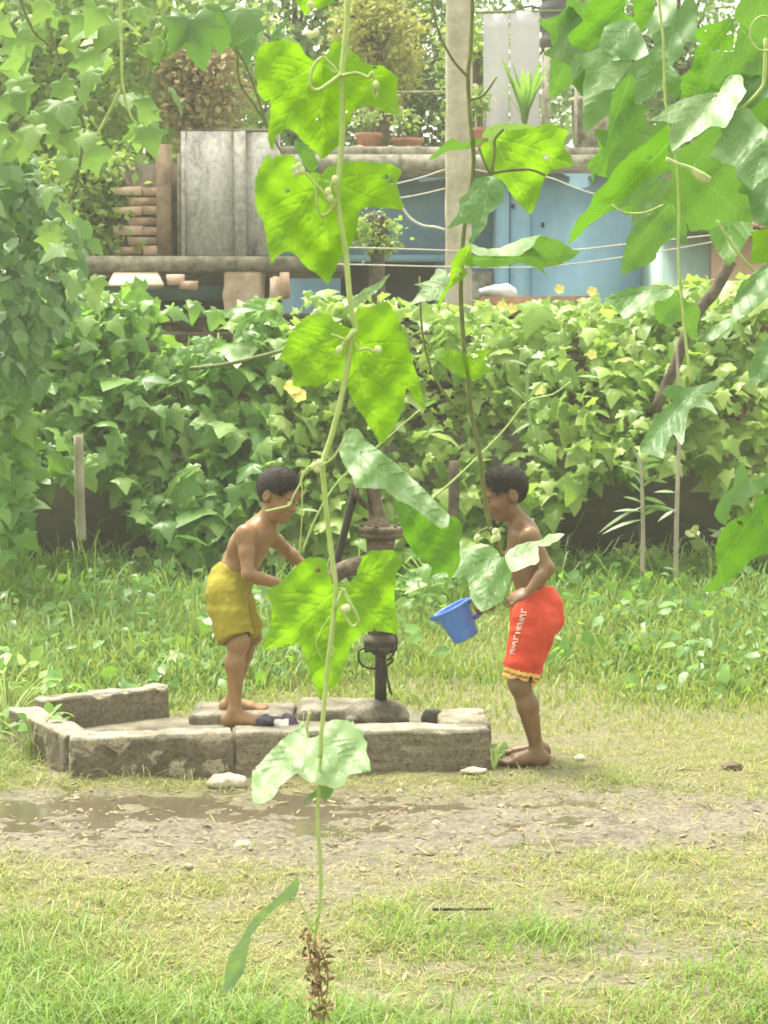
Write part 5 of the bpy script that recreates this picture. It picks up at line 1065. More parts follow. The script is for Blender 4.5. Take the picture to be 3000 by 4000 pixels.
tubes(v1, 'petiole', [(Z1([(735, 560), (650, 625), (560, 680), (505, 650), (510, 560), (545, 470), (590, 430)]), [9, 6]), (Z1([(735, 570), (670, 490), (610, 425)]), [4, 3]), (Z1([(700, 1500), (650, 1590), (600, 1620), (565, 1590), (550, 1500), (560, 1330)]), [8, 5]),
    (Z2([(735, 350), (690, 380), (640, 440), (595, 510)]), [9, 11]), (Z5([(725, 560), (770, 420)]), [8, 6]), (Z5([(785, 400), (830, 500), (890, 610), (905, 660), (880, 695), (850, 690), (810, 630), (760, 550)]), [8, 5]), (Z5([(525, 1370), (500, 1480), (515, 1570)]), [7, 5]), (Z2([(480, 1320), (560, 1260), (640, 1130)]), [5, 4]),
    ([(1225, 3640), (1190, 3560), (1160, 3500)], [5, 4]), ([(1270, 3520), (1235, 3590), (1200, 3640)], [4, 3])], VY - .035, 'stem')
tubes(v1, 'tendril', [(Z1([(740, 570), (850, 550), (940, 580), (965, 545), (990, 590), (1020, 650), (995, 740), (960, 620), (985, 700)]), [8, 5]), (Z1([(700, 1470), (680, 1380), (690, 1330), (650, 1420), (620, 1500), (660, 1540), (600, 1440), (550, 1390), (470, 1300)]), [7, 5]),
    (Z2([(540, 380), (600, 400), (640, 420)]), 5), (Z2([(720, 440), (740, 490), (800, 480), (840, 500), (890, 490)]), [7, 4]), (Z2([(480, 1330), (420, 1320), (380, 1340), (330, 1400), (325, 1480)]), [6, 4]),
    ([(1262, 1812), (1225, 1825), (1190, 1850), (1172, 1890), (1145, 1940), (1132, 1972), (1090, 1985), (1036, 1997)], [6, 3, 4]), ([(1178, 1860), (1180, 1950), (1178, 2050), (1168, 2180)], [3, 2]),
    (Z5([(600, 760), (570, 820), (590, 890), (620, 950)]), [2.5, 2]), (Z5([(680, 620), (640, 680), (600, 740)]), [2.5, 2]), (Z5([(700, 850), (715, 880), (690, 930)]), [2.5, 2])], VY - .04, 'stem')
for x_, y_ in Z1([(390, 1270), (420, 1250), (400, 1300), (440, 1280), (690, 1350), (640, 1440), (655, 1490), (510, 40), (545, 250), (500, 260), (1000, 640)]) + Z5([(800, 560), (815, 555)]) + Z2([(600, 490), (880, 490), (460, 1310), (420, 1330), (440, 1350)]):
    s = W(x_, y_, VY - .045); b = MB(); b.lathe([(.0048 * math.sin(a), -.006 * math.cos(a)) for a in np.linspace(0, math.pi, 6)], s, (random.uniform(-.6, .6), -.3, 1), 9); b.build('flower_bud', M['bud'], v1, True)
for i in range(110):                                         # withered brown end
    t_ = random.random(); q = W(1225 + random.uniform(-45, 45) + 30 * t_, 3640 + 330 * t_, VY + random.uniform(-.02, .02)); b = MB(); tv, tf = tiny_leaf(.22, .9, .6)
    fr_ = frames(RNG.normal(0, 1, (1, 3)), RNG.normal(0, 1, (1, 3)) + [[0, 0, -.5]])[0]; b.add((fr_ @ tv.T).T * random.uniform(.006, .017) + q, [tuple(f_) for f_ in tf]); b.build('withered_leaf', M['dry'], v1)
tubes(v1, 'withered_stem', [([(1225, 3680), (1245, 3780), (1258, 3900), (1290, 3990)], [5, 4]), ([(1200, 3660), (1215, 3750), (1240, 3850), (1250, 3960)], [4, 3]), ([(1250, 3700), (1280, 3800), (1275, 3900)], [4, 3])], VY, 'dry')
# leaves above and behind at top
big_leaf(v1, [(1130, -60), (1190, 60), (1215, 40), (1290, 20), (1330, -60)], (1230, -60), (1200, 60), VY + .1, 'leaf_near', .3, 0, (0, 0), .006, 10)
big_leaf(v1, [(1040, 190), (1070, 120), (1130, 60), (1110, 130), (1160, 160), (1170, 190), (1100, 215)], (1110, 60), (1100, 215), VY + .2, 'leaf_grey', .3, 0, (0, -.6), .006, 11)
big_leaf(v1, Z1([(380, 1050), (470, 1080), (540, 1150), (560, 1260), (500, 1290), (440, 1210), (390, 1120)]), Z1([(400, 1060)])[0], Z1([(540, 1270)])[0], VY + .12, 'leaf_grey', .3, 0, (0, .3), .006, 12)

# --- second vine by the pole
V2Y = 3.25
v2_ = empty('hanging_vine', W(1900, 2120, V2Y), 'thin dark stemmed vine hanging in front of the pole and the child in red', 'vine')
tubes(v2_, 'stem', [([(1842, -120), (1845, 20), (1838, 200), (1828, 300), (1838, 480), (1850, 600), (1845, 700), (1828, 800), (1810, 920), (1802, 1050), (1800, 1150), (1805, 1250), (1815, 1380), (1830, 1500), (1838, 1600), (1870, 1750), (1895, 1960), (1915, 2060), (1940, 2120)], [8, 10]),
    ([(1680, -120), (1700, 80), (1760, 220), (1828, 300)], [5, 6]), ([(1838, 390), (1890, 370), (1940, 300)], [5, 4]), ([(1640, 1080), (1650, 1300), (1700, 1480), (1800, 1610)], [4, 5])], V2Y, 'stem_dark')
J = Z7([(570, 360), (620, 320), (690, 290), (780, 220), (880, 205), (1010, 205), (1060, 190), (1120, 165), (1190, 200), (1270, 215), (1280, 260), (1250, 340), (1270, 400), (1310, 440), (1330, 510), (1230, 530), (1140, 560), (1090, 620), (1060, 720), (1030, 800), (990, 900), (960, 900), (890, 820), (820, 740), (770, 660), (690, 655), (660, 600), (600, 450)])
big_leaf(v2_, J, Z7([(690, 290)])[0], Z7([(985, 895)])[0], V2Y + .08, 'leaf_near', .1, 0, (.35, 0), .008, 21)
big_leaf(v2_, Z7([(590, 290), (620, 210), (720, 172), (900, 172), (1040, 198), (900, 218), (780, 222), (690, 292)]), Z7([(600, 290)])[0], Z7([(1030, 198)])[0], V2Y + .02, 'leaf_pale', .3, 0, (0, 1.4), .006, 22, False)
big_leaf(v2_, Z7([(150, 475), (280, 330), (350, 290), (430, 330), (520, 290), (620, 310), (560, 350), (440, 380), (300, 400)]), Z7([(615, 315)])[0], Z7([(155, 470)])[0], V2Y, 'leaf_grey', .5, 0, (0, .9), .008, 23, False)
big_leaf(v2_, Z7([(520, 620), (600, 600), (690, 600), (770, 660), (760, 800), (700, 860), (640, 900), (620, 1000), (560, 1080), (500, 1150), (480, 1140), (520, 1000), (430, 980), (310, 1030), (400, 880), (410, 780), (480, 720)]), Z7([(640, 610)])[0], Z7([(500, 1145)])[0], V2Y - .06, 'leaf_grey', .4, 0, (.3, -.5), .006, 24)
big_leaf(v2_, Z7([(490, 1150), (600, 1180), (720, 1180), (850, 1130), (960, 1090), (1060, 1075), (1000, 1160), (880, 1240), (720, 1245), (560, 1245), (510, 1220)]), Z7([(495, 1190)])[0], Z7([(1050, 1080)])[0], V2Y - .02, 'leaf_pale', .2, 0, (0, -1.8), .005, 25)  # top-lit part of one leaf, its brightness put into the paler material
big_leaf(v2_, Z7([(505, 1245), (560, 1240), (720, 1240), (880, 1240), (1000, 1160), (1055, 1078), (1180, 1110), (1290, 1170), (1380, 1215), (1290, 1280), (1200, 1320), (1080, 1340), (1110, 1400), (1000, 1330), (870, 1300), (720, 1330), (600, 1345), (510, 1310)]), Z7([(510, 1270)])[0], Z7([(1375, 1215)])[0], V2Y, 'leaf_grey', .25, 0, (0, .9), .006, 26)
big_leaf(v2_, Z7([(230, 1340), (280, 1360), (330, 1440), (300, 1540), (260, 1600), (100, 1610), (0, 1640), (60, 1560), (100, 1500), (30, 1475), (160, 1440)]), Z7([(320, 1460)])[0], Z7([(5, 1630)])[0], V2Y - .05, 'leaf_pale', .2, 0, (0, -.8), .006, 27)
big_leaf(v2_, Z7([(340, 1290), (400, 1200), (490, 1150), (500, 1260), (510, 1330), (420, 1440), (330, 1500), (270, 1600), (240, 1700), (220, 1640), (260, 1540), (320, 1460)]), Z7([(480, 1170)])[0], Z7([(235, 1690)])[0], V2Y - .07, 'leaf_near', .7, 0, (.3, 0), .005, 28)
big_leaf(v2_, Z2([(700, 200), (690, 130), (780, 60), (900, -10), (960, -60), (930, 10), (860, 80), (850, 90), (760, 150)]), Z2([(690, 170)])[0], Z2([(955, -55)])[0], V2Y - .2, 'leaf_pale', .3, 0, (0, -.6), .006, 29)
big_leaf(v2_, Z2([(1280, 540), (1300, 480), (1370, 470), (1480, 515), (1600, 495), (1700, 490), (1630, 570), (1700, 640), (1640, 670), (1600, 705), (1480, 695), (1390, 640)]), Z2([(1500, 520)])[0], Z2([(1590, 705)])[0], V2Y, 'leaf_near', .3, 0, (-.5, -.2), .008, 30)
O1 = Z8([(490, 680), (600, 665), (720, 655), (770, 700), (800, 730), (850, 820), (830, 920), (790, 1010), (720, 1060), (650, 1090), (600, 1040), (570, 980), (560, 900), (540, 850), (440, 860), (300, 865), (360, 820), (470, 810), (500, 760)])
big_leaf(v2_, O1, Z8([(770, 720)])[0], Z8([(650, 1085)])[0], V2Y + .02, 'leaf_grey', -.3, 0, (.2, -.9), .008, 31)
big_leaf(v2_, Z8([(800, 720), (860, 660), (960, 620), (1030, 620), (1100, 570), (1195, 570), (1150, 620), (1070, 655), (1020, 650), (1030, 760), (940, 790), (850, 830)]), Z8([(805, 730)])[0], Z8([(1190, 572)])[0], V2Y, 'leaf_pale', .2, 0, (0, -1.4), .006, 32)
tubes(v2_, 'petiole', [(Z7([(660, 600), (675, 500), (690, 400), (690, 300), (760, 215)]), [7, 6]), (Z7([(660, 600), (600, 470), (560, 360)]), [6, 5]), (Z7([(680, 570), (820, 550), (980, 545), (1100, 590)]), [6, 5]), (Z8([(700, 530), (740, 590), (760, 650), (790, 720)]), [10, 9]), (Z8([(690, 530), (640, 560), (610, 610)]), [6, 5])], V2Y - .02, 'stem_dark')
for x_, y_ in Z8([(740, 560), (755, 590), (735, 600), (620, 600), (690, 860), (740, 990)]) + Z7([(340, 1410), (310, 1440)]):
    b = MB(); b.lathe([(.0055 * math.sin(a), -.008 * math.cos(a)) for a in np.linspace(0, math.pi, 6)], W(x_, y_, V2Y - .03), (random.uniform(-.5, .5), -.3, 1), 9); b.build('flower_bud', M['bud'], v2_, True)

# --- right-hand vine cluster
V3Y = 3.4
v3_ = empty('hanging_vine', W(2660, 2300, V3Y), 'thick leafed vine tangle of dull green leaves in front of the shed', 'vine')
tubes(v3_, 'stem', [([(2560, -100), (2590, 150), (2600, 400), (2640, 620), (2652, 800), (2650, 1000), (2660, 1130), (2675, 1300), (2700, 1500)], [5, 6]), ([(2990, 150), (2985, 300), (2970, 350), (2900, 420), (2850, 440)], [8, 6]), ([(2800, 860), (2870, 970), (2945, 1060)], [6, 6]), ([(2390, 800), (2440, 830), (2520, 830), (2590, 800)], [4, 4])], V3Y, 'stem')
RL = [(Z3([(560, 1120), (700, 1020), (850, 930), (1000, 880), (1130, 850), (1200, 860), (1290, 700), (1420, 700), (1430, 800), (1460, 850), (1380, 960), (1330, 1070), (1270, 1180), (1200, 1170), (1130, 1170), (1050, 1220), (930, 1300), (830, 1360), (770, 1400), (740, 1270), (770, 1150), (680, 1120)]), Z3([(1190, 870)])[0], Z3([(775, 1395)])[0], 0, 'leaf_pale', (0, -1.1)),
    (Z3([(1120, 1450), (1180, 1340), (1240, 1240), (1220, 1190), (1290, 1160), (1370, 1010), (1480, 1000), (1560, 1100), (1659, 1200), (1720, 1400), (1659, 1650), (1570, 1700), (1520, 1760), (1440, 1690), (1360, 1620), (1360, 1550), (1230, 1500)]), Z3([(1600, 1290)])[0], Z3([(1520, 1755)])[0], -.05, 'leaf_grey', (0, -.8)),
    (Z3([(830, 1390), (1000, 1290), (1130, 1170), (1240, 1200), (1220, 1280), (1120, 1450), (1360, 1550), (1370, 1640), (1460, 1800), (1500, 1950), (1510, 2060), (1380, 2050), (1240, 2060), (1150, 2120), (930, 2133), (900, 1980), (780, 1900), (680, 1830), (760, 1720), (780, 1600), (740, 1540)]), Z3([(950, 1560)])[0], Z3([(1200, 2100)])[0], .12, 'leaf_grey', (.1, .8)),
    ([(2612, 485), (2620, 530), (2608, 590), (2612, 650), (2540, 690), (2490, 730), (2450, 765), (2405, 795), (2360, 840), (2300, 880), (2260, 920), (2222, 957), (2232, 900), (2260, 850), (2300, 810), (2320, 760), (2370, 710), (2400, 660), (2450, 610), (2520, 560), (2570, 520)], (2610, 560), (2225, 955), .05, 'leaf_mid', (-.3, 1.2)),
    (Z3([(380, 680), (440, 750), (410, 850), (430, 960), (560, 980), (500, 1050), (400, 1180), (280, 1330), (200, 1420), (100, 1540), (60, 1620), (30, 1690), (20, 1560), (100, 1450), (170, 1280), (190, 1050), (220, 850), (290, 770)]), Z3([(380, 720)])[0], Z3([(35, 1680)])[0], .15, 'leaf_grey', (.2, .5)),
    (Z3([(-200, 330), (-50, 180), (0, 0), (0, -80), (350, -80), (330, 120), (420, 160), (400, -80), (580, -80), (600, 100), (500, 280), (450, 380), (400, 300), (250, 250), (100, 380), (0, 470), (-150, 420)]), Z3([(350, 0)])[0], Z3([(-150, 400)])[0], .25, 'leaf_mid', (-.2, .6)),
    (Z3([(100, 380), (150, 250), (300, 180), (430, 200), (500, 330), (550, 500), (440, 550), (300, 545), (150, 470)]), Z3([(420, 220)])[0], Z3([(450, 550)])[0], .1, 'leaf_grey', (0, -.9)),
    (Z3([(100, 680), (160, 600), (290, 550), (440, 560), (350, 650), (290, 720), (230, 820), (150, 830), (40, 890), (110, 760)]), Z3([(400, 570)])[0], Z3([(45, 885)])[0], .05, 'leaf_pale', (0, -.9)),
    (Z3([(450, 620), (560, 500), (660, 450), (760, 600), (860, 730), (850, 830), (790, 930), (700, 830), (620, 850), (540, 920), (430, 960), (410, 850), (440, 720)]), Z3([(660, 480)])[0], Z3([(620, 920)])[0], .2, 'leaf_grey', (0, -.3)),
    (Z3([(980, 280), (1130, 220), (1260, 180), (1340, 170), (1340, 400), (1340, 470), (1220, 470), (1080, 420), (1130, 530), (1080, 650), (1030, 690), (940, 660), (980, 500), (1000, 400)]), Z3([(1320, 200)])[0], Z3([(960, 650)])[0], .1, 'leaf_mid', (.3, .5)),
    (Z3([(1080, 420), (1220, 470), (1340, 470), (1400, 220), (1500, 300), (1659, 480), (1720, 700), (1500, 690), (1290, 690), (1200, 790), (1080, 760), (1030, 690), (1080, 650), (1130, 530)]), Z3([(1400, 250)])[0], Z3([(1100, 760)])[0], .2, 'leaf_grey', (.1, .6)),
    (Z3([(1340, 160), (1380, 40), (1480, -80), (1760, -80), (1760, 450), (1560, 470), (1400, 230)]), Z3([(1560, -80)])[0], Z3([(1560, 460)])[0], .3, 'leaf_grey', (.1, .7)),
    (Z3([(1380, 1790), (1420, 1710), (1520, 1770), (1560, 1700), (1659, 1650), (1760, 1800), (1760, 2100), (1540, 2070), (1500, 1950), (1460, 1800)]), Z3([(1659, 1680)])[0], Z3([(1600, 2080)])[0], .02, 'leaf_grey', (0, -.5)),
    ([(2938, 905), (2980, 895), (3060, 880), (3060, 1040), (2990, 1025), (2930, 1030), (2940, 960)], (3040, 900), (2935, 1025), -.1, 'leaf_near', (.2, 0)),
    ([(2930, 430), (3000, 380), (3060, 380), (3060, 520), (2985, 545), (2965, 480)], (3040, 390), (2980, 540), .3, 'leaf_mid', (.2, 0)),
    (Z7b([(330, 1180), (450, 1110), (600, 1080), (800, 1060), (900, 1100), (860, 1170), (720, 1200), (620, 1270), (520, 1330), (480, 1340), (430, 1250)]), Z7b([(890, 1100)])[0], Z7b([(340, 1190)])[0], .3, 'leaf_grey', (0, -1.)),
    (Z7b([(870, 1090), (950, 1130), (1000, 1200), (1110, 1250), (1100, 1350), (1060, 1520), (1000, 1450), (970, 1350), (850, 1390), (770, 1370), (740, 1230), (830, 1190)]), Z7b([(900, 1110)])[0], Z7b([(1050, 1500)])[0], .32, 'leaf_grey', (.1, .7)),
    (Z7b([(1440, 1050), (1560, 960), (1659, 880), (1760, 880), (1760, 1080), (1560, 1250), (1420, 1350), (1240, 1500), (1080, 1530), (1200, 1400), (1350, 1330), (1380, 1200)]), Z7b([(1659, 930)])[0], Z7b([(1090, 1525)])[0], .4, 'leaf_grey', (0, -.6)),
    (Z4([(1085, 615), (1000, 660), (850, 700), (700, 690), (650, 740), (730, 790), (620, 900), (510, 1080), (520, 1140), (600, 1150), (660, 1180), (700, 1070), (730, 1010), (790, 1090), (810, 1000), (820, 900), (870, 830), (960, 850), (1030, 890), (980, 800), (900, 760), (1000, 720)]), Z4([(830, 760)])[0], Z4([(530, 1130)])[0], .5, 'leaf_grey', (0, -.9)),
    (Z4([(1000, 1540), (1060, 1420), (1120, 1370), (1150, 1240), (1200, 1200), (1240, 1330), (1361, 1280), (1400, 1350), (1250, 1430), (1180, 1500), (1120, 1480), (1080, 1620), (1030, 1590)]), Z4([(1240, 1300)])[0], Z4([(1070, 1610)])[0], .3, 'leaf_grey', (0, -.4)),
    (Z4([(1020, 1950), (1010, 1760), (1060, 1640), (1150, 1570), (1250, 1530), (1300, 1440), (1420, 1400), (1420, 1750), (1250, 1850), (1150, 1950), (1000, 2060), (920, 2050)]), Z4([(1300, 1500)])[0], Z4([(950, 2050)])[0], .25, 'leaf_mid', (.3, .3)),
    (Z4([(1230, 560), (1300, 440), (1420, 330), (1420, 620), (1330, 660), (1250, 700)]), Z4([(1400, 400)])[0], Z4([(1260, 690)])[0], .3, 'leaf_grey', (0, -.6)),
    (Z4([(880, 480), (1000, 380), (1130, 290), (1090, 380), (1180, 330), (1150, 380), (1020, 390)]), Z4([(1100, 330)])[0], Z4([(880, 480)])[0], .35, 'leaf_pale', (0, -.8))]
for i, (ol, ba, tp, dy, mt, tl) in enumerate(RL): big_leaf(v3_, ol, ba, tp, V3Y + dy, mt, .3, 0, tl, .009, 50 + i)
rr = np.random.default_rng(77); nb_ = 20; P_ = np.array([W(rr.uniform(2230, 3050), rr.uniform(-60, 760) if i < 15 else rr.uniform(1000, 2000), rr.uniform(3.9, 4.8)) for i in range(nb_)])
P_[15:, 0] = np.array([W(rr.uniform(2800, 3060), 1500, 4.3)[0] for i in range(5)]); BT = [leaf_template(LUF, f_, d_, 90 + i, 1.) for i, (f_, d_) in enumerate([(.3, .3), (-.2, .5), (.4, .2), (.15, .6)])]
for i in range(15):
    cx, cy = rr.uniform(2270, 3020), rr.uniform(-40, 760); yy = rr.uniform(3.9, 4.7); L_ = rr.uniform(.15, .21) * PXM(yy); an = R(90) + rr.normal(0, .5); ca, sa_ = math.cos(an), math.sin(an); sq = rr.uniform(.6, 1)
    ol = [(cx + (y_ * ca - x_ * sq * sa_) * L_, cy + (y_ * sa_ + x_ * sq * ca) * L_) for x_, y_ in [(a_ + rr.normal(0, .03), b_ + rr.normal(0, .03)) for a_, b_ in LUF]]
    big_leaf(v3_, ol, (cx + .1 * ca * L_, cy + .1 * sa_ * L_), (cx + ca * L_, cy + sa_ * L_), yy, 'leaf_grey' if i % 3 else 'leaf_mid', rr.uniform(-.3, .6), 0, (rr.uniform(-.5, .5), rr.uniform(-.9, .7)), .012, 200 + i, True, 12)
b = MB(); hs = [(2610 - 8, 620), (2650, 640), (2700, 660), (2740, 690), (2775, 705)]; b.tube([W(x_, y_, V3Y - .02) for x_, y_ in hs], [9 / PXM(V3Y), 6 / PXM(V3Y), 10 / PXM(V3Y), 20 / PXM(V3Y), 12 / PXM(V3Y)], 8); b.build('flower_bud', M['bud'], v3_, True)
b = MB(); cq = (2985, 130); b.tube([W(cq[0] + 55 * math.cos(a), cq[1] + 68 * math.sin(a), V3Y - .05) for a in np.linspace(1.2, 5.4, 16)], 4 / PXM(V3Y), 6); b.build('tendril', M['stem'], v3_, True)

# ------------------------------------------------------------------ grass and weeds
def blades(name, x, y, h, wd, rnd, mat, label, lean=.5, seed=0):
    rr = np.random.default_rng(seed); n = len(x); a = rr.uniform(0, 2 * np.pi, n); d = np.stack([np.cos(a), np.sin(a)], 1); ln = rr.uniform(.1, 1, n) * lean * h; z0 = gz(x, y) - .005
    sa = a + np.pi / 2 + rr.normal(0, .5, n); sd_ = np.stack([np.cos(sa), np.sin(sa)], 1); v = np.zeros((n, 7, 3))
    for i, (t_, w_) in enumerate(((0, 1), (.4, .9), (.75, .6))):
        c_ = np.stack([x, y], 1) + d * (ln * t_ ** 1.7)[:, None]; zz = z0 + h * (t_ - .25 * lean * t_ * t_)
        v[:, 2 * i, :2] = c_ + sd_ * (wd * w_)[:, None]; v[:, 2 * i + 1, :2] = c_ - sd_ * (wd * w_)[:, None]; v[:, 2 * i, 2] = v[:, 2 * i + 1, 2] = zz
    v[:, 6, :2] = np.stack([x, y], 1) + d * (ln * 1.15)[:, None]; v[:, 6, 2] = z0 + h * (1 - .38 * lean)
    q = np.array([(0, 1, 3, 2), (2, 3, 5, 4)]); t3 = np.array([(4, 5, 6)]); of = (np.arange(n) * 7)[:, None, None]
    me = mesh_np(name, v.reshape(-1, 3), [(q[None] + of).reshape(-1, 4), (t3[None] + of).reshape(-1, 3)], mat, True, np.repeat(rnd, 7))
    return tag(obj(name, me), label, 'grass', kind='stuff')
def basin_free(x, y): return ~((y > 7.62 + .1 * (x + 1.2) * .15) & (y < 8.95) & (x > -1.32) & (x < .46))
def lush(x, y):
    l = .85 * np.exp(-((y - 4.65) / .5) ** 2) * np.clip(.75 - x * .75, .1, 1) + .45 * np.exp(-((x + 1.15) / .5) ** 2 - ((y - 5.6) / .5) ** 2) + .5 * np.exp(-((x - .2) / .3) ** 2 - ((y - 5.55) / .3) ** 2) + .6 * np.exp(-((x - 1.0) / .25) ** 2 - ((y - 4.7) / .25) ** 2)
    b_ = np.clip((y - 8.9) / 1.2, 0, 1) * np.clip(.35 + .55 * np.abs(x - .55), .3, 1) + .8 * np.exp(-((x + 1.75) / .4) ** 2 - ((y - 8) / .8) ** 2)
    return np.clip(np.maximum(l, b_) + (fbm(x * 2.2, y * 2.2, s=33) - .47) * 1.1, 0, 1)
def scatter(n, xa, xb, ya, yb, sd):
    rr = np.random.default_rng(sd); y = ya + (yb - ya) * rr.random(n); x = (rr.random(n) * 2 - 1) * (y * .205 + .25); return x, y, rr
x, y, rr = scatter(150000, -3, 3, 4.4, 8.9, 1); g_ = 1 - mud(x, y); k_ = (rr.random(len(x)) < np.clip(g_ * .95 + .03, 0, 1) ** 1.6 * np.clip((fbm(x * 14, y * 14, s=71) - .25) * 3.2, .12, 1)) & basin_free(x, y) & (wet(x, y) < .4); x, y = x[k_], y[k_]; L_ = lush(x, y); n = len(x)
h = (.022 + .06 * L_) * np.exp(rr.normal(0, .5, n)); blades('grass', x, y, h, (.0015 + .0008 * L_) * rr.uniform(.7, 1.3, n), np.clip(.95 - L_ * .9 + rr.normal(0, .3, n), 0, 1), M['grass'], 'short patchy yellow green yard grass around the mud', 1.5, 2)
x, y, rr = scatter(60000, -3, 3, 8.6, 14.6, 3); L_ = lush(x, y); k_ = (rr.random(len(x)) < .35 + .65 * L_) & basin_free(x, y) & (rr.random(len(x)) < 1.25 - mud(x, y)); x, y, L_ = x[k_], y[k_], L_[k_]; n = len(x)
h = (.05 + .13 * L_ * np.clip((y - 8.5) / 2.5, .3, 1)) * np.exp(rr.normal(0, .35, n)); blades('grass', x, y, h, (.003 + .003 * L_) * rr.uniform(.7, 1.4, n), np.clip(.75 - L_ * .8 + rr.normal(0, .22, n), 0, 1), M['grass'], 'taller lush green grass between the basin and the vines', .9, 4)
x, y, rr = scatter(26000, -3, 3, 4.4, 5.6, 5); L_ = lush(x, y); k_ = (rr.random(len(x)) < L_ ** 1.5 * np.clip((fbm(x * 9, y * 9, s=72) - .3) * 4, .05, 1)); x, y, L_ = x[k_], y[k_], L_[k_]; n = len(x)
blades('grass', x, y, (.05 + .06 * L_) * np.exp(rr.normal(0, .35, n)), .0022 * rr.uniform(.5, 1.4, n), np.clip(rr.normal(.5, .3, n), 0, 1), M['grass_lush'], 'fresh bright green grass tufts under the withered vine end', 1.4, 6)
x, y, rr = scatter(9000, -3, 3, 12.4, 14.5, 15); n = len(x)
blades('grass', x, y, .22 * np.exp(rr.normal(0, .4, n)), .0055 * rr.uniform(.6, 1.5, n), np.clip(rr.normal(.35, .3, n), 0, 1), M['grass_lush'], 'long rank grass along the foot of the vine covered wall', .9, 16)
# flat straw and crumbs on the mud
x, y, rr = scatter(2600, -3, 3, 5.0, 8.0, 7); k_ = basin_free(x, y); x, y = x[k_], y[k_]; n = len(x); tv, tf = tiny_leaf(.10, .0, .0)
o = cloud('straw_litter', (tv, tf), np.stack([x, y, gz(x, y) + .006], 1), rdir(n, (0, 0, 1), .18), rdir(n, (0, 0, 0), 1.) * [1, 1, .1], rr.uniform(.02, .06, n), M['tree_leaf_dry']); tag(o, 'bits of straw and dead leaves littering the mud', 'litter')
M['crumb'] = plain('crumb', (.16, .125, .08), (.36, .30, .21), 14, .9, 0)
x, y, rr = scatter(4000, -3, 3, 5.6, 7.7, 8); k_ = (mud(x, y) > .3) & basin_free(x, y); x, y = x[k_], y[k_]; n = len(x)
tv = np.array([(-.5, -.5, 0), (.5, -.4, 0), (.4, .5, 0), (-.45, .4, 0), (-.3, -.3, .5), (.3, -.25, .55), (.2, .3, .5), (-.25, .2, .45)]); tf = np.array([(0, 1, 5), (0, 5, 4), (1, 2, 6), (1, 6, 5), (2, 3, 7), (2, 7, 6), (3, 0, 4), (3, 4, 7), (4, 5, 6), (4, 6, 7)])
o = cloud('mud_crumbs', (tv, tf), np.stack([x, y, gz(x, y) - .002], 1), rdir(n, (0, 0, 1), .15), rdir(n, (0, 0, 0), 1.), np.exp(rr.normal(0, .45, n)) * .008, M['crumb']); tag(o, 'crumbs of churned earth over the mud', 'earth')
# broad-leaved weeds in the tall grass
x, y, rr = scatter(2400, -3, 3, 9.0, 14.2, 9); k_ = (lush(x, y) > .55) & (rr.random(2400) < .8); x, y = x[k_], y[k_]; n = len(x)
o = cloud('weeds', SL, np.stack([x, y, gz(x, y) + rr.uniform(.05, .28, n) * np.clip((y - 8.5) / 3, .3, 1)], 1), rdir(n, (0, -.3, .9), .45), rdir(n, (0, -.2, -.1), .8), rr.uniform(.05, .11, n), M['hedge_leaf_stuff'], None, rr.random(n) ** 1.7 * .6); tag(o, 'broad leaved weeds mixed into the tall grass', 'weeds')
x, y, rr = scatter(900, -3, 3, 7.6, 9.6, 10); k_ = x < -1.42; x, y = x[k_], y[k_]; n = len(x)
# taro and broad leaf plants near the left wall, weed plants by the basin
def weed(px, py, n, sz, label, mat='hedge_leaf', tm=None, hgt=.3, sp=.18, cat='plant'):
    c_ = G(px, py); c_[2] = gz(c_[0], c_[1]); e = empty('weed_plant', c_, label, cat); b = MB(); P_ = []
    for i in range(n):
        a = random.uniform(0, 6.28); r_ = sp * math.sqrt(random.random()); tp = c_ + [math.cos(a) * r_, math.sin(a) * r_, hgt * random.uniform(.4, 1)]; b.tube([c_, (c_ + tp) / 2 + [0, 0, hgt * .15], tp], [.005, .003], 5); P_.append(tp)
    b.build('stem', M['stem'], e, True); place_leaves(e, leaf_meshes('leaf', M[mat], tm or SL), np.array(P_), rdir(n, (0, -.5, .8), .4), np.array(P_) - c_ + RNG.normal(0, .1, (n, 3)) - [0, 0, hgt * .6], RNG.uniform(.7, 1.3, n) * sz); return e
weed(160, 2130, 9, .24, 'broad dark leaf plant at the foot of the pale wooden post', 'hedge_leaf', None, .28, .22)
weed(60, 2250, 14, .12, 'low leafy weed beside the dark creeper', 'hedge_leaf_light', None, .25, .25)
weed(600, 2640, 12, .10, 'pale lobed creeper on the grass behind the basin back wall', 'hedge_leaf_light', HT, .12, .25)
weed(30, 2880, 26, .07, 'bushy little weed growing against the left end of the basin', 'hedge_leaf', None, .28, .2)
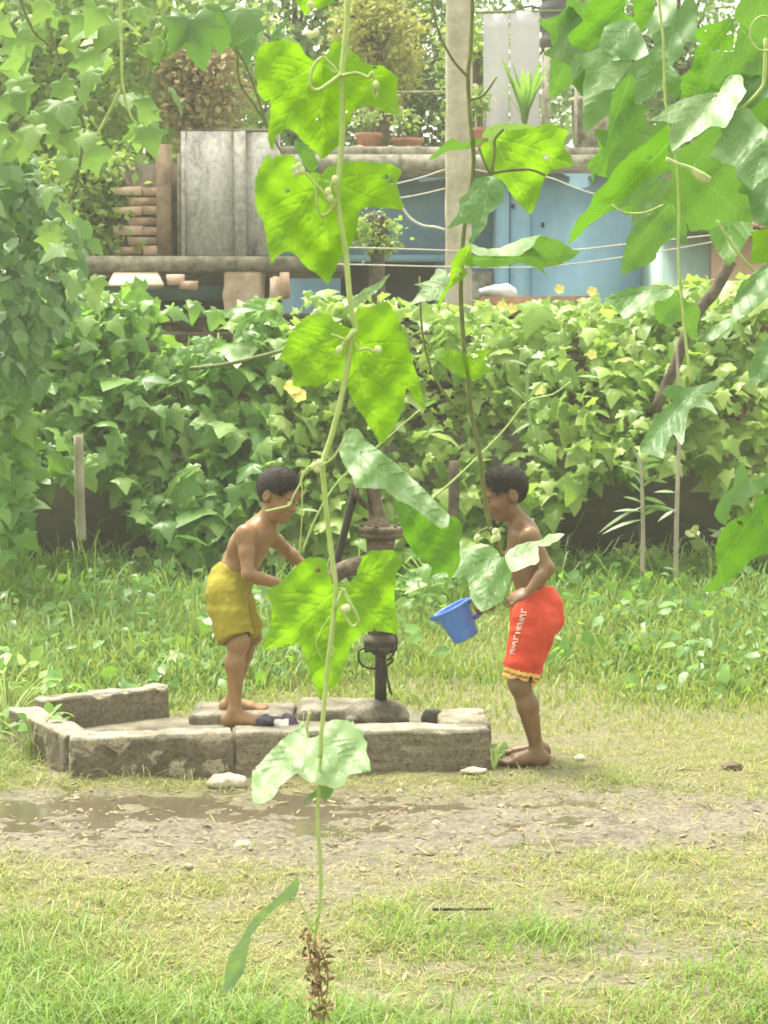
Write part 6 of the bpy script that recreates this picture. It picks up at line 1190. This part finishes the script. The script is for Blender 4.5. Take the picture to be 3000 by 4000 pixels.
weed(120, 2960, 22, .06, 'dense low weed in front of the left end of the basin', 'hedge_leaf', None, .2, .16)
weed(20, 2780, 20, .08, 'leafy weed behind the left end of the basin', 'hedge_leaf_light', None, .3, .18)
weed(1560, 2420, 14, .14, 'dark leafy weed in the grass behind the hand pump', 'hedge_leaf', None, .3, .25)
weed(1700, 2420, 18, .15, 'dark lobed leaf weed behind the blue mug', 'hedge_leaf', HT, .45, .3)
weed(1620, 2450, 6, .17, 'pale upright bladed weed behind the blue mug', 'hedge_leaf_light', None, .25, .12)
weed(2480, 2290, 12, .11, 'light weed at the foot of the thin sapling', 'hedge_leaf_light', HT, .22, .2)
weed(2280, 2310, 14, .10, 'low light weed in front of the dark hollow', 'hedge_leaf_light', None, .2, .3)
weed(2850, 2330, 18, .14, 'leafy weed clump under the hanging vine tangle', 'hedge_leaf_light', None, .4, .35)
weed(1930, 3010, 12, .03, 'tiny weed growing at the right end of the basin', 'hedge_leaf', None, .12, .06)
weed(700, 2350, 16, .12, 'light weed in tall grass behind the mustard shorts', 'hedge_leaf_light', None, .35, .3)
weed(430, 2450, 18, .11, 'mid green weed in the tall grass left of the mustard shorts', 'hedge_leaf', None, .25, .35)
b = MB(); b.tube([G(1690, 3578) + [0, 0, .02], G(1780, 3580) + [0, 0, .022], G(1930, 3576) + [0, 0, .02]], [.005, .004], 6); tag(b.build('twig', M['bark'], None, True), 'thin dark twig lying on the grass', 'twig')

# ------------------------------------------------------------------ thin volume added to lift the blacks like a lens veil
m = bpy.data.materials.new('veil_volume'); m.use_nodes = True; t = m.node_tree; t.nodes.remove(t.nodes['Principled BSDF'])
pv = N(t, 'ShaderNodeVolumePrincipled'); pv.inputs['Color'].default_value = (.96, .97, .92, 1); pv.inputs['Density'].default_value = VEIL_DENSITY; pv.inputs['Anisotropy'].default_value = .2
t.links.new(pv.outputs[0], t.nodes['Material Output'].inputs['Volume'])
b = MB(); b.box((-95, -34, -1.2), (95, 134, 9.2), None); tag(b.build('veil', m), 'thin milky haze added in place of lens glare', kind='stuff')
